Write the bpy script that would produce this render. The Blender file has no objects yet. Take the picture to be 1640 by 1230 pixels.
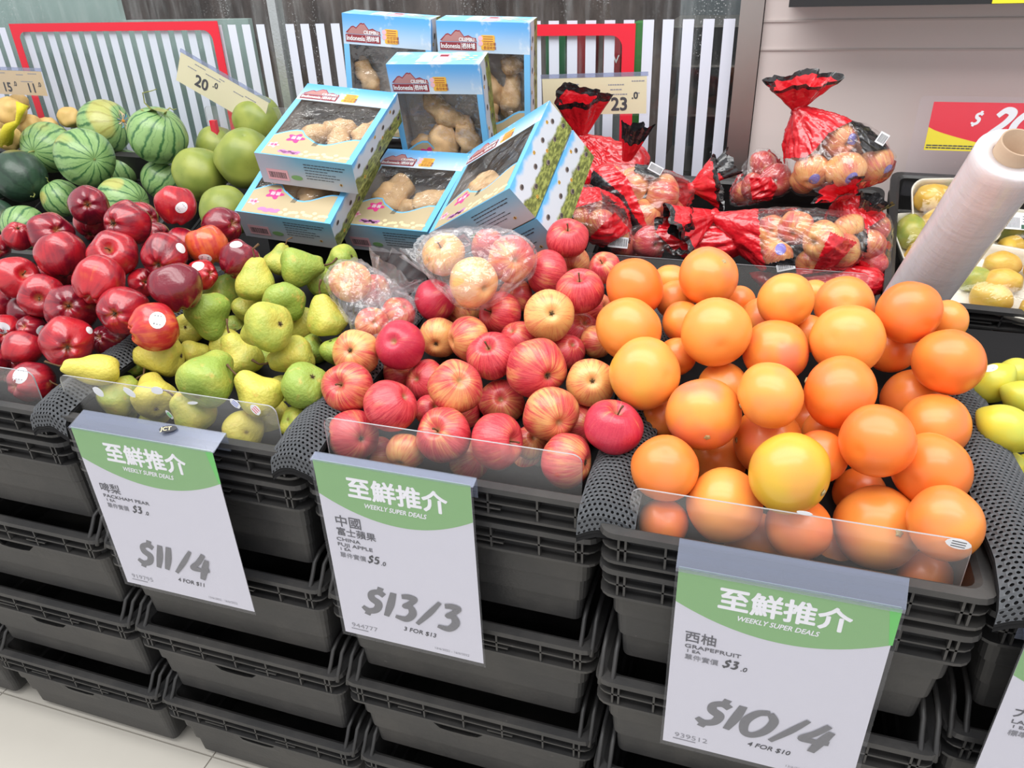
import bpy, bmesh, math, random
import numpy as np
from mathutils import Vector, Matrix, Euler, noise
random.seed(7); np.random.seed(7)
C = bpy.context.scene.collection
PI = math.pi
# ---------------------------------------------------------------- camera, world, lights, exposure
ZO = 0.80                                   # height of the front crate rims above the floor
CAM = (0.95850, -0.71181, 0.56671)          # measured from the front left rim corner of the pear crate
PITCH, YAW, ROLL, FPX = 0.50858, 0.32964, -0.03906, 1243.25
def cam_axes():
    cy, sy, cp, sp = math.cos(YAW), math.sin(YAW), math.cos(PITCH), math.sin(PITCH)
    f = Vector((-sy*cp, cy*cp, -sp)); r = Vector((cy, sy, 0)); u = r.cross(f)
    cr, sr = math.cos(ROLL), math.sin(ROLL)
    return r*cr+u*sr, u*cr-r*sr, f
RT, UP, FW = cam_axes(); EYE = Vector(CAM)
cam_data = bpy.data.cameras.new('camera'); cam = bpy.data.objects.new('camera', cam_data); C.objects.link(cam)
cam_data.sensor_width = 36; cam_data.lens = FPX*36/1640; cam_data.clip_start = .02
cam.matrix_world = Matrix((( RT.x, UP.x, -FW.x, EYE.x), (RT.y, UP.y, -FW.y, EYE.y), (RT.z, UP.z, -FW.z, EYE.z+ZO), (0, 0, 0, 1)))
bpy.context.scene.camera = cam
world = bpy.data.worlds.new('world'); bpy.context.scene.world = world; world.use_nodes = True
world.node_tree.nodes['Background'].inputs[0].default_value = (.97, .975, 1, 1)
world.node_tree.nodes['Background'].inputs[1].default_value = .95
def area(name, loc, rot, sx, sy, power, col=(1, .99, .97)):
    l = bpy.data.lights.new(name, 'AREA'); l.shape = 'RECTANGLE'; l.size = sx; l.size_y = sy; l.energy = power; l.color = col
    o = bpy.data.objects.new(name, l); C.objects.link(o); o.location = loc; o.rotation_euler = rot; return o
area('overhead_light', (0.4, -.9, 2.9), (math.radians(-8), 0, 0), 3.6, .5, 44)
area('overhead_light', (0.4, .35, 2.9), (math.radians(0), 0, 0), 3.6, .5, 32)
area('overhead_light', (0.5, -.15, 2.75), (math.radians(42), 0, 0), 4.2, .5, 42)  # added lamp, tilted at the beige wall to brighten it
area('overhead_light', (-.3, 1.75, 1.95), (0, 0, 0), 2.2, .35, 9)
area('overhead_light', (0.6, -2.2, 2.7), (math.radians(-38), 0, 0), 4.0, 1.2, 88)
bpy.context.scene.cycles.transparent_max_bounces = 40      # many layers of clear film and acrylic
vs = bpy.context.scene.view_settings
vs.view_transform = 'Standard'; vs.look = 'None'; vs.gamma = 1; vs.use_curve_mapping = False; vs.exposure = -0.15

# ---------------------------------------------------------------- helpers
def ray(px, py):
    v = FW + RT*((px-820)/FPX) - UP*((py-615)/FPX); return v.normalized()
def at(px, py, y):                          # the point of the plane y seen at a pixel
    v = ray(px, py); return EYE + v*((y-EYE.y)/v.y)
def atz(px, py, z):
    v = ray(px, py); return EYE + v*((z-EYE.z)/v.z)
def to_px(p):
    d = Vector(p)-EYE; z = d.dot(FW); return 820+FPX*d.dot(RT)/z, 615-FPX*d.dot(UP)/z
def tag(o, label=None, cat=None, group=None, kind=None):
    if label: o['label'] = label
    if cat: o['category'] = cat
    if group: o['group'] = group
    if kind: o['kind'] = kind
    return o
def empty(name, loc, label=None, cat=None, group=None, mat=None):
    o = bpy.data.objects.new(name, None); C.objects.link(o); o.empty_display_size = .02
    if mat is not None: o.matrix_world = mat
    else: o.location = loc
    return tag(o, label, cat, group)
def link(name, me, parent=None, m=None):
    o = bpy.data.objects.new(name, me); C.objects.link(o)
    if parent: o.parent = parent
    if m is not None: o.matrix_local = m
    return o
def copy_tree(o, parent=None):
    c = o.copy(); C.objects.link(c); c.parent = parent
    for ch in list(o.children): copy_tree(ch, c)
    return c
class MB:
    def __init__(s): s.v = []; s.f = []; s.m = []; s.mi = 0
    def add(s, v, f, M=None):
        n = len(s.v); s.v += [tuple(M @ Vector(p)) if M is not None else tuple(p) for p in v]
        s.f += [tuple(i+n for i in q) for q in f]; s.m += [s.mi]*len(f); return s
    def box(s, a, b, M=None):
        x0, y0, z0 = a; x1, y1, z1 = b
        return s.add([(x0,y0,z0),(x1,y0,z0),(x1,y1,z0),(x0,y1,z0),(x0,y0,z1),(x1,y0,z1),(x1,y1,z1),(x0,y1,z1)],
              [(0,3,2,1),(4,5,6,7),(0,1,5,4),(1,2,6,5),(2,3,7,6),(3,0,4,7)], M)
    def grid(s, rows, closed=False, M=None):        # rows of points
        nr, nc = len(rows), len(rows[0]); v = [p for r in rows for p in r]; f = []
        for i in range(nr-1):
            for j in range(nc if closed else nc-1):
                k = (j+1) % nc; f.append((i*nc+j, i*nc+k, (i+1)*nc+k, (i+1)*nc+j))
        return s.add(v, f, M)
    def tube(s, pts, r, seg=6, caps=True, M=None):
        pts = [Vector(p) for p in pts]; rows = []
        rr = r if isinstance(r, (list, tuple)) else [r]*len(pts)
        t0 = (pts[1]-pts[0]).normalized(); a = t0.orthogonal().normalized()
        for i, p in enumerate(pts):
            t = (pts[min(i+1, len(pts)-1)]-pts[max(i-1, 0)]).normalized()
            a = (a - t*a.dot(t)).normalized(); b = t.cross(a)
            rows.append([tuple(p+(a*math.cos(2*PI*k/seg)+b*math.sin(2*PI*k/seg))*rr[i]) for k in range(seg)])
        s.grid(rows, True, M)
        if caps:
            n = len(s.v); s.f.append(tuple(range(n-seg, n))); s.m.append(s.mi)
            n0 = n-seg*len(pts); s.f.append(tuple(range(n0+seg-1, n0-1, -1))); s.m.append(s.mi)
        return s
    def poly(s, pts, M=None): return s.add(pts, [tuple(range(len(pts)))], M)
    def slab(s, pts2, z0, z1, M=None):              # extruded 2-D outline
        n = len(pts2); v = [(x, y, z0) for x, y in pts2]+[(x, y, z1) for x, y in pts2]
        f = [tuple(range(n-1, -1, -1)), tuple(range(n, 2*n))]+[(i, (i+1) % n, n+(i+1) % n, n+i) for i in range(n)]
        return s.add(v, f, M)
    def mesh(s, name, mats, smooth=False):
        me = bpy.data.meshes.new(name); me.from_pydata(s.v, [], s.f)
        for m in (mats if isinstance(mats, (list, tuple)) else [mats]): me.materials.append(m)
        me.polygons.foreach_set('material_index', s.m)
        if smooth: me.polygons.foreach_set('use_smooth', [True]*len(s.f))
        me.update(); return me
    def build(s, name, mats, parent=None, smooth=False, m=None): return link(name, s.mesh(name, mats, smooth), parent, m)
def rounded(x0, y0, x1, y1, r, seg=5, which=(1, 1, 1, 1)):
    out = []
    for k, (cx, cy, a) in enumerate(((x1-r, y1-r, 0), (x0+r, y1-r, 90), (x0+r, y0+r, 180), (x1-r, y0+r, 270))):
        if which[k]:
            for i in range(seg+1):
                t = math.radians(a+90*i/seg); out.append((cx+r*math.cos(t), cy+r*math.sin(t)))
        else: out.append(((x1, y1), (x0, y1), (x0, y0), (x1, y0))[k])
    return out

# ---------------------------------------------------------------- materials
class NT:
    def __init__(s, name):
        s.m = bpy.data.materials.new(name); s.m.use_nodes = True; s.t = s.m.node_tree; s.t.nodes.clear()
    def n(s, typ, props=None, **kw):
        nd = s.t.nodes.new('ShaderNode'+typ)
        for k, v in (props or {}).items(): setattr(nd, k, v)
        for k, v in kw.items():
            key = int(k[1:]) if k[0] == '_' and k[1:].isdigit() else k.replace('_', ' ')
            inp = nd.inputs[key]
            if isinstance(v, bpy.types.NodeSocket): s.t.links.new(v, inp)
            else:
                if isinstance(v, (tuple, list)) and len(v) == 3 and inp.type == 'RGBA': v = (*v, 1)
                inp.default_value = v
        return nd
    def math(s, op, a, b=0.0, clamp=False):
        return s.n('Math', {'operation': op, 'use_clamp': clamp}, _0=a, _1=b).outputs[0]
    def mix(s, f, a, b): return s.n('Mix', {'data_type': 'RGBA'}, _0=f, _6=a, _7=b).outputs[2]
    def noise(s, vec, scale, detail=2, rough=.5): return s.n('TexNoise', None, Vector=vec, Scale=scale, Detail=detail, Roughness=rough).outputs[0]
    def ramp(s, f, lo, hi): return s.n('MapRange', {'interpolation_type': 'SMOOTHSTEP'}, Value=f, From_Min=lo, From_Max=hi).outputs[0]
    def bump(s, h, strength=.2, dist=.01): return s.n('Bump', None, Height=h, Strength=strength, Distance=dist).outputs[0]
    def bsdf(s, **kw): return s.n('BsdfPrincipled', None, **kw).outputs[0]
    def out(s, sh): s.t.links.new(sh, s.n('OutputMaterial').inputs[0]); return s.m
def plain(name, col, rough=.5, spec=.5, metal=0., bump=None, var=0., coat=0., alpha=1.):
    T = NT(name); c = col; nrm = None; kw = {}
    P = T.n('TexCoord').outputs['Object']
    if var:
        f = T.noise(P, 9, 4); c = T.mix(f, tuple(x*(1-var) for x in col), tuple(min(1, x*(1+var)) for x in col))
    if bump: kw['Normal'] = T.bump(T.noise(P, bump[0], 3), bump[1], .002)
    if coat: kw['Coat_Weight'] = coat
    if alpha < 1: kw['Alpha'] = alpha
    return T.out(T.bsdf(Base_Color=c, Roughness=rough, Specular_IOR_Level=spec, Metallic=metal, **kw))
def film(name, tint=(1, 1, 1), gloss=.12, haze=.06, hazecol=(.9, .9, .92), rough=.08, wrinkle=0., wscale=30, fres=.35):
    T = NT(name); P = T.n('TexCoord').outputs['Object']; kw = {}
    if wrinkle:
        d = T.noise(P, wscale*.35, 2); warped = T.n('VectorMath', {'operation': 'ADD'}, _0=P, _1=T.n('VectorMath', {'operation': 'SCALE'}, _0=T.n('TexNoise', None, Vector=P, Scale=wscale*.3).outputs[1], Scale=.06).outputs[0]).outputs[0]
        h = T.n('TexVoronoi', {'feature': 'DISTANCE_TO_EDGE'}, Vector=warped, Scale=wscale).outputs[0]
        h2 = T.math('ADD', T.math('MULTIPLY', h, 1.4), T.noise(P, wscale*2.2, 3))
        kw['Normal'] = T.bump(h2, wrinkle, .012)
    tr = T.n('BsdfTransparent', None, Color=(*tint, 1)).outputs[0]
    gl = T.n('BsdfGlossy', None, Color=(1, 1, 1, 1), Roughness=rough, **kw).outputs[0]
    di = T.n('BsdfDiffuse', None, Color=(*hazecol, 1), **kw).outputs[0]
    fr = T.n('Fresnel', None, IOR=1.45, **kw).outputs[0]
    front = T.math('SUBTRACT', 1.0, T.n('NewGeometry').outputs['Backfacing'])
    g = T.math('MULTIPLY', T.math('ADD', T.math('MULTIPLY', fr, fres), gloss, True), front)
    a = T.n('MixShader', None, _0=haze, _1=tr, _2=di).outputs[0]
    return T.out(T.n('MixShader', None, _0=g, _1=a, _2=gl).outputs[0])
M = {}
def unit_polar(T):
    P = T.n('TexCoord').outputs['Object']; s = T.n('SeparateXYZ', None, _0=P)
    xy = T.n('CombineXYZ', None, _0=s.outputs[0], _1=s.outputs[1], _2=0.0).outputs[0]
    nn = T.n('VectorMath', {'operation': 'NORMALIZE'}, _0=xy).outputs[0]
    return P, s, nn
def rnd_shift(T, P, k=37.):
    oi = T.n('ObjectInfo')
    sh = T.n('CombineXYZ', None, _0=T.math('MULTIPLY', oi.outputs['Random'], k), _1=T.math('MULTIPLY', oi.outputs['Random'], -k*1.7), _2=0.0).outputs[0]
    return T.n('VectorMath', {'operation': 'ADD'}, _0=P, _1=sh).outputs[0], oi
def streaks(T, nn, s, f, oi, zs=1.0):
    v = T.n('VectorMath', {'operation': 'SCALE'}, _0=nn, Scale=f).outputs[0]
    z = T.n('CombineXYZ', None, _0=0.0, _1=0.0, _2=T.math('ADD', T.math('MULTIPLY', s.outputs[2], zs), T.math('MULTIPLY', oi.outputs['Random'], 31.))).outputs[0]
    return T.n('VectorMath', {'operation': 'ADD'}, _0=v, _1=z).outputs[0]
def fuji_mat():
    T = NT('fuji_skin'); P, s, nn = unit_polar(T); Q, oi = rnd_shift(T, P)
    par = T.n('SeparateColor', None, _0=oi.outputs['Color'])
    st = T.noise(streaks(T, nn, s, 7., oi, 1.1), 1.0, 3, .6); fine = T.noise(streaks(T, nn, s, 17., oi, 2.6), 1.0, 3, .6)
    bl = T.noise(Q, 1.1, 1)
    pol = T.math('POWER', T.math('ABSOLUTE', s.outputs[2]), 5.)
    f = T.math('ADD', T.math('MULTIPLY', par.outputs[0], 1.25), T.math('MULTIPLY', T.math('SUBTRACT', bl, .5), 1.5))
    f = T.math('ADD', f, T.math('MULTIPLY', T.math('SUBTRACT', st, .5), 1.5)); f = T.math('ADD', f, T.math('MULTIPLY', pol, .28))
    f = T.ramp(f, .18, 1.22)
    red = T.mix(T.ramp(fine, .38, .68), (.66, .075, .085), (.46, .018, .04))
    red = T.mix(par.outputs[1], red, (.50, .02, .06))
    yel = T.mix(T.ramp(fine, .5, .7), (.80, .44, .15), (.74, .22, .09))
    c = T.mix(f, red, yel)
    dots = T.n('TexVoronoi', None, Vector=Q, Scale=16.).outputs[0]
    c = T.mix(T.math('MULTIPLY', T.ramp(dots, .11, .05), .45), c, (.88, .60, .36))
    deep = T.ramp(T.math('ABSOLUTE', s.outputs[2]), .62, .42)
    rad = T.n('VectorMath', {'operation': 'LENGTH'}, _0=T.n('VectorMath', {'operation': 'MULTIPLY'}, _0=P, _1=(1, 1, 0)).outputs[0]).outputs['Value']
    cav = T.math('MULTIPLY', T.ramp(rad, .2, .04), 1.0)
    c = T.mix(T.math('MULTIPLY', cav, .75), c, (.30, .20, .07))
    return T.out(T.bsdf(Base_Color=c, Roughness=.34, Specular_IOR_Level=.5, Coat_Weight=.18, Coat_Roughness=.22, Subsurface_Weight=.06, Subsurface_Radius=(.6, .2, .1), Subsurface_Scale=.08,
        Normal=T.bump(T.noise(Q, 14, 2), .06, .02)))
def red_mat():
    T = NT('red_delicious_skin'); P, s, nn = unit_polar(T); Q, oi = rnd_shift(T, P)
    par = T.n('SeparateColor', None, _0=oi.outputs['Color'])
    st = T.noise(streaks(T, nn, s, 6., oi, .8), 1.0, 3, .55); bl = T.noise(Q, 1.3, 2)
    f = T.math('ADD', par.outputs[0], T.math('MULTIPLY', T.math('SUBTRACT', bl, .5), 1.5)); f = T.math('ADD', f, T.math('MULTIPLY', T.math('SUBTRACT', st, .5), .9))
    c = T.mix(T.ramp(f, .0, .9), (.17, .005, .02), (.50, .016, .026))
    c = T.mix(T.ramp(f, .85, 1.5), c, (.72, .13, .03))
    dots = T.n('TexVoronoi', None, Vector=Q, Scale=13.).outputs[0]
    c = T.mix(T.math('MULTIPLY', T.ramp(dots, .09, .05), .30), c, (.75, .40, .30))
    rad = T.n('VectorMath', {'operation': 'LENGTH'}, _0=T.n('VectorMath', {'operation': 'MULTIPLY'}, _0=P, _1=(1, 1, 0)).outputs[0]).outputs['Value']
    c = T.mix(T.math('MULTIPLY', T.ramp(rad, .26, .03), .55), c, (.42, .20, .05))
    return T.out(T.bsdf(Base_Color=c, Roughness=.27, Specular_IOR_Level=.6, Coat_Weight=.5, Coat_Roughness=.16, Normal=T.bump(T.noise(Q, 9, 2), .05, .02)))
def pear_mat():
    T = NT('pear_skin'); P, s, nn = unit_polar(T); Q, oi = rnd_shift(T, P)
    par = T.n('SeparateColor', None, _0=oi.outputs['Color']); bl = T.noise(Q, 1.2, 2)
    f = T.math('ADD', par.outputs[0], T.math('MULTIPLY', T.math('SUBTRACT', bl, .5), 1.1))
    c = T.mix(T.ramp(f, .05, .95), (.28, .39, .065), (.66, .57, .10))
    c = T.mix(T.math('MULTIPLY', T.ramp(T.noise(Q, 2.6, 3), .56, .78), .55), c, (.70, .40, .10))
    sp = T.n('TexVoronoi', None, Vector=Q, Scale=15.).outputs[0]
    c = T.mix(T.math('MULTIPLY', T.ramp(sp, .13, .05), .5), c, (.22, .18, .04))
    c = T.mix(T.math('MULTIPLY', T.ramp(T.noise(Q, 5.5, 5, .7), .66, .74), .6), c, (.20, .12, .04))
    rad = T.n('VectorMath', {'operation': 'LENGTH'}, _0=T.n('VectorMath', {'operation': 'MULTIPLY'}, _0=P, _1=(1, 1, 0)).outputs[0]).outputs['Value']
    c = T.mix(T.math('MULTIPLY', T.ramp(rad, .17, .03), .75), c, (.20, .12, .04))
    return T.out(T.bsdf(Base_Color=c, Roughness=.42, Specular_IOR_Level=.45, Subsurface_Weight=.05, Subsurface_Radius=(.4, .4, .1), Subsurface_Scale=.08,
        Normal=T.bump(T.noise(Q, 7, 3), .16, .03)))
def grape_mat():
    T = NT('grapefruit_rind'); P, s, nn = unit_polar(T); Q, oi = rnd_shift(T, P)
    par = T.n('SeparateColor', None, _0=oi.outputs['Color']); bl = T.noise(Q, .95, 1)
    f = T.math('ADD', par.outputs[0], T.math('MULTIPLY', T.math('SUBTRACT', bl, .5), .75))
    c = T.mix(T.ramp(f, -.1, .75), (.90, .20, .030), (.88, .36, .068))
    c = T.mix(T.ramp(f, .75, 1.05), c, (.70, .43, .04))
    bl2 = T.noise(T.n('VectorMath', {'operation': 'ADD'}, _0=Q, _1=(9., 4., 2.)).outputs[0], 1.1, 1)
    c = T.mix(T.math('MULTIPLY', T.ramp(bl2, .42, .75), T.math('MULTIPLY', par.outputs[1], .9)), c, (.84, .20, .11))
    pore = T.n('TexVoronoi', None, Vector=Q, Scale=30.).outputs[0]
    c = T.mix(T.math('MULTIPLY', T.ramp(pore, .30, .05), .22), c, (.60, .16, .01))
    return T.out(T.bsdf(Base_Color=c, Roughness=.36, Specular_IOR_Level=.5, Coat_Weight=.25, Coat_Roughness=.2, Subsurface_Weight=.02, Subsurface_Radius=(.6, .3, .1), Subsurface_Scale=.05,
        Normal=T.bump(T.math('ADD', T.ramp(pore, .35, .0), T.math('MULTIPLY', T.noise(Q, 6, 3), 1.2)), -.22, .02)))
def melon_mat(name, light, dark, N=11, amt=1.):
    T = NT(name); P, s, nn = unit_polar(T); Q, oi = rnd_shift(T, P)
    wob = T.math('SUBTRACT', T.noise(Q, 3.2, 3, .6), .5)
    phi = T.math('ARCTAN2', s.outputs[1], s.outputs[0])
    w = T.math('SINE', T.math('ADD', T.math('MULTIPLY', phi, float(N)), T.math('MULTIPLY', wob, 3.6)))
    thin = T.ramp(w, .62, 1.02)
    v2 = T.math('SINE', T.math('ADD', T.math('MULTIPLY', phi, float(N*2)), T.math('MULTIPLY', wob, 12.)))
    vein = T.math('MULTIPLY', T.ramp(v2, .8, 1.), .35)
    f = T.math('MULTIPLY', T.math('MAXIMUM', thin, vein), amt)
    c0 = T.mix(T.noise(Q, 2.2, 2), tuple(x*.85 for x in light), tuple(min(1, x*1.25) for x in light))
    c = T.mix(f, c0, dark)
    yel = T.math('MULTIPLY', T.ramp(T.noise(Q, .8, 0), .64, .74), .55*amt)
    c = T.mix(yel, c, (.62, .50, .12))
    return T.out(T.bsdf(Base_Color=c, Roughness=.34, Specular_IOR_Level=.5, Coat_Weight=.2, Coat_Roughness=.2, Normal=T.bump(T.noise(Q, 5, 2), .05, .03)))
def citrus_mat(name, a, b, rough=.4, pores=22., spots=0.):
    T = NT(name); P, s, nn = unit_polar(T); Q, oi = rnd_shift(T, P)
    c = T.mix(T.ramp(T.noise(Q, 1.1, 2), .3, .7), a, b)
    if spots: c = T.mix(T.math('MULTIPLY', T.ramp(T.noise(Q, 7, 4, .7), .62, .74), spots), c, tuple(x*.35 for x in a))
    pore = T.n('TexVoronoi', None, Vector=Q, Scale=pores).outputs[0]
    return T.out(T.bsdf(Base_Color=c, Roughness=rough, Specular_IOR_Level=.5, Coat_Weight=.1, Normal=T.bump(T.math('ADD', T.ramp(pore, .35, 0), T.noise(Q, 4, 3)), -.10, .02)))
def crate_mat():
    T = NT('black_crate_plastic'); P = T.n('TexCoord').outputs['Object']
    g = T.n('NewGeometry'); W = g.outputs['Position']
    dust = T.noise(W, 7, 5, .65); scr = T.noise(T.n('VectorMath', {'operation': 'MULTIPLY'}, _0=W, _1=(6, 6, 60)).outputs[0], 1.0, 3)
    c = T.mix(T.ramp(dust, .35, .8), (.026, .026, .027), (.054, .051, .048))
    sc = T.ramp(T.noise(W, 55, 3), .72, .80); c = T.mix(T.math('MULTIPLY', sc, .35), c, (.20, .19, .18))
    return T.out(T.bsdf(Base_Color=c, Roughness=T.math('ADD', T.math('MULTIPLY', dust, .2), .36), Specular_IOR_Level=.5, Normal=T.bump(T.math('ADD', scr, T.noise(W, 160, 2)), .10, .003)))
M['fuji'] = fuji_mat(); M['red'] = red_mat(); M['pear'] = pear_mat(); M['grape'] = grape_mat()
M['melon'] = melon_mat('striped_melon_rind', (.25, .41, .15), (.045, .15, .05), 13); M['darkmelon'] = melon_mat('dark_melon_rind', (.03, .065, .04), (.018, .035, .025), 9, .6)
M['pomelo'] = citrus_mat('pomelo_rind', (.20, .26, .045), (.34, .38, .07), .42, 26, .35)
M['lemon'] = citrus_mat('lemon_rind', (.66, .58, .05), (.56, .58, .08), .35, 20)
M['potato'] = citrus_mat('potato_skin', (.62, .40, .13), (.72, .48, .18), .6, 14, .5)
M['sweet'] = citrus_mat('sweet_potato_skin', (.50, .30, .14), (.66, .44, .23), .62, 9, .8)
M['mango_y'] = citrus_mat('mango_skin', (.66, .38, .05), (.72, .48, .07), .35, 30, .2); M['mango_g'] = citrus_mat('green_mango_skin', (.28, .36, .07), (.50, .46, .08), .35, 30, .2)
M['stem'] = plain('brown_stem', (.12, .065, .03), .7, .3, var=.4); M['calyx'] = plain('dry_calyx', (.075, .05, .03), .8, .2, var=.3)
M['button'] = plain('stem_button', (.42, .33, .16), .7, .3, var=.4); M['vine'] = plain('dry_green_vine', (.28, .30, .10), .6, .3, var=.4)
M['crate'] = crate_mat(); M['foam'] = plain('black_foam', (.012, .012, .013), .85, .2, bump=(60, .3))
M['net'] = plain('charcoal_net', (.075, .08, .088), .6, .4, bump=(150, .25), var=.25)
M['acrylic'] = film('clear_acrylic', (.985, .985, .985), .012, .065, (.95, .94, .92), .06, fres=.8)
M['board'] = film('clear_board', (.98, .985, .985), .0, .004, (.85, .85, .85), .05, fres=.0); M['acrylic_edge'] = plain('acrylic_edge', (.34, .35, .37), .25, .6)
M['sleeve'] = film('clear_sleeve', (.985, .985, 1), .004, .018, (.85, .87, .95), .12)
M['ledge'] = film('bluish_clear_plastic', (.72, .76, .86), .07, .22, (.40, .44, .56), .16)
M['paper'] = plain('white_paper', (.60, .595, .64), .6, .3); M['green'] = plain('green_print', (.215, .41, .165), .6, .3); M['vgreen'] = plain('bright_green_print', (.13, .52, .11), .6, .3)
M['ink'] = plain('grey_ink', (.10, .10, .11), .6, .3); M['darkink'] = plain('dark_ink', (.05, .05, .055), .6, .3); M['faintink'] = plain('faint_ink', (.25, .25, .27), .6, .3)
M['wht'] = plain('white_print', (.83, .83, .84), .55, .3); M['sticker'] = plain('white_sticker', (.76, .77, .80), .35, .5); M['stickerprint'] = plain('blue_sticker_print', (.13, .17, .55), .4, .5)
M['yellowcard'] = plain('yellow_card', (.72, .66, .42), .55, .3); M['tancard'] = plain('tan_card', (.58, .45, .27), .55, .3)
M['redprint'] = plain('red_print', (.76, .022, .045), .4, .4); M['yellowprint'] = plain('yellow_print', (.85, .72, .03), .4, .4)
M['wall'] = plain('beige_panel', (.68, .60, .575), .45, .4, var=.02); M['wallstep'] = plain('beige_trim', (.57, .50, .475), .45, .4)
M['steel'] = plain('brushed_steel', (.42, .38, .36), .35, .5, .9, bump=(30, .1)); M['vinyl'] = plain('white_vinyl', (.70, .73, .84), .5, .4)
M['black'] = plain('black_plastic', (.015, .015, .016), .35, .5)
# ---------------------------------------------------------------- the setting: floor, wall, glass partition
P = .41; FZ = -ZO
tile = plain('beige_floor_tile', (.60, .57, .51), .30, .5, var=.05, bump=(12, .03)); grout = plain('floor_joint', (.30, .28, .25), .8)
fl = MB().box((-2.6, -2.6, FZ-.05), (3.2, 1.9, FZ-.004)).build('floor', grout); tag(fl, kind='structure')
tm = MB().box((.0015, .0015, -.01), (.5385, .5985, 0)).mesh('tile', tile)
for i in range(-4, 5):
    for j in range(-3, 2):
        t = link('tile', tm, fl); t.location = (-.488+i*.54, .025+j*.6-.0, FZ)
wr = MB().box((.905, 1.30, FZ), (3.2, 1.38, 2.0)).build('wall_right', M['wall']); tag(wr, kind='structure')
for z, h in ((.407, .004), (.348, .003)):
    t = MB().box((.905, 1.296, z), (3.2, 1.30, z+h)).build('trim_1', M['wallstep']); tag(t, kind='structure')
post = MB().box((.852, 1.285, FZ), (.903, 1.37, 2.0)).build('trim_2', M['steel']); tag(post, kind='structure')
mul = MB().box((-.402, 1.325, FZ), (-.376, 1.36, 2.0)).build('trim_3', plain('aluminium_strip', (.50, .53, .54), .3, .5, .6, bump=(180, .6))); tag(mul, kind='structure')
def wet_glass():
    T = NT('wet_glass'); Pp = T.n('TexCoord').outputs['Object']
    drop = T.n('TexVoronoi', None, Vector=Pp, Scale=150.).outputs[0]; area_ = T.ramp(T.noise(T.n('VectorMath', {'operation': 'MULTIPLY'}, _0=Pp, _1=(14, 14, 3)).outputs[0], 1., 4, .65), .52, .68)
    d = T.math('MULTIPLY', T.ramp(drop, .28, .12), area_)
    st = T.ramp(T.noise(T.n('VectorMath', {'operation': 'MULTIPLY'}, _0=Pp, _1=(45, 45, 3.5)).outputs[0], 1., 4, .6), .45, .8)
    tr = T.n('BsdfTransparent', None, Color=(.90, .93, .92, 1)).outputs[0]; di = T.n('BsdfDiffuse', None, Color=(.8, .82, .84, 1)).outputs[0]
    gl = T.n('BsdfGlossy', None, Roughness=.03).outputs[0]
    a = T.n('MixShader', None, _0=T.math('ADD', T.math('MULTIPLY', d, .45), T.math('MULTIPLY', st, .12), True), _1=tr, _2=di).outputs[0]
    fr = T.math('MULTIPLY', T.n('Fresnel', None, IOR=1.45).outputs[0], T.math('SUBTRACT', 1.0, T.n('NewGeometry').outputs['Backfacing']))
    return T.out(T.n('MixShader', None, _0=fr, _1=a, _2=gl).outputs[0])
win = MB().box((-2.4, 1.335, FZ), (.852, 1.341, 2.0)).build('window_1', wet_glass()); tag(win, kind='structure')
sm = MB().box((0, -.0008, 0), (.0262, 0, .40)).mesh('vinyl_stripe', M['vinyl'])
k = 0; x = .841-.0262
while x > -2.2:
    if not (-.43 < x < -.3765) or True:
        s = link('vinyl_stripe', sm, win); s.location = (x, 1.3345, .012)
    x -= .0470
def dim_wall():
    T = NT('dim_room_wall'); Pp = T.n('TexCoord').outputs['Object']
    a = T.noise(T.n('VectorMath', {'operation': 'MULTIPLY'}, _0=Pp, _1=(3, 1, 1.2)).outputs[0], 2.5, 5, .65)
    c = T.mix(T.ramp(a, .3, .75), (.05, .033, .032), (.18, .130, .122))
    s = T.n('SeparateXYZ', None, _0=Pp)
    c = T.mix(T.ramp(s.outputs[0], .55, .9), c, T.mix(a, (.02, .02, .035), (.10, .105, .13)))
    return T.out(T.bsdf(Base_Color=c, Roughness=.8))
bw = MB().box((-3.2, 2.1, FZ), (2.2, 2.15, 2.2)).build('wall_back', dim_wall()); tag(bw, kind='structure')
pm = plain('grey_green_panel', (.40, .48, .47), .6, .3, var=.12)
pp = MB().box((-2.6, 1.43, FZ), (-.545, 1.45, .42)); pp.box((-2.6, 1.43, .42), (-1.0, 1.45, .9))
tag(pp.build('backing_panel', pm), 'grey green panel standing behind the striped glass at the left', 'panel')
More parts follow.
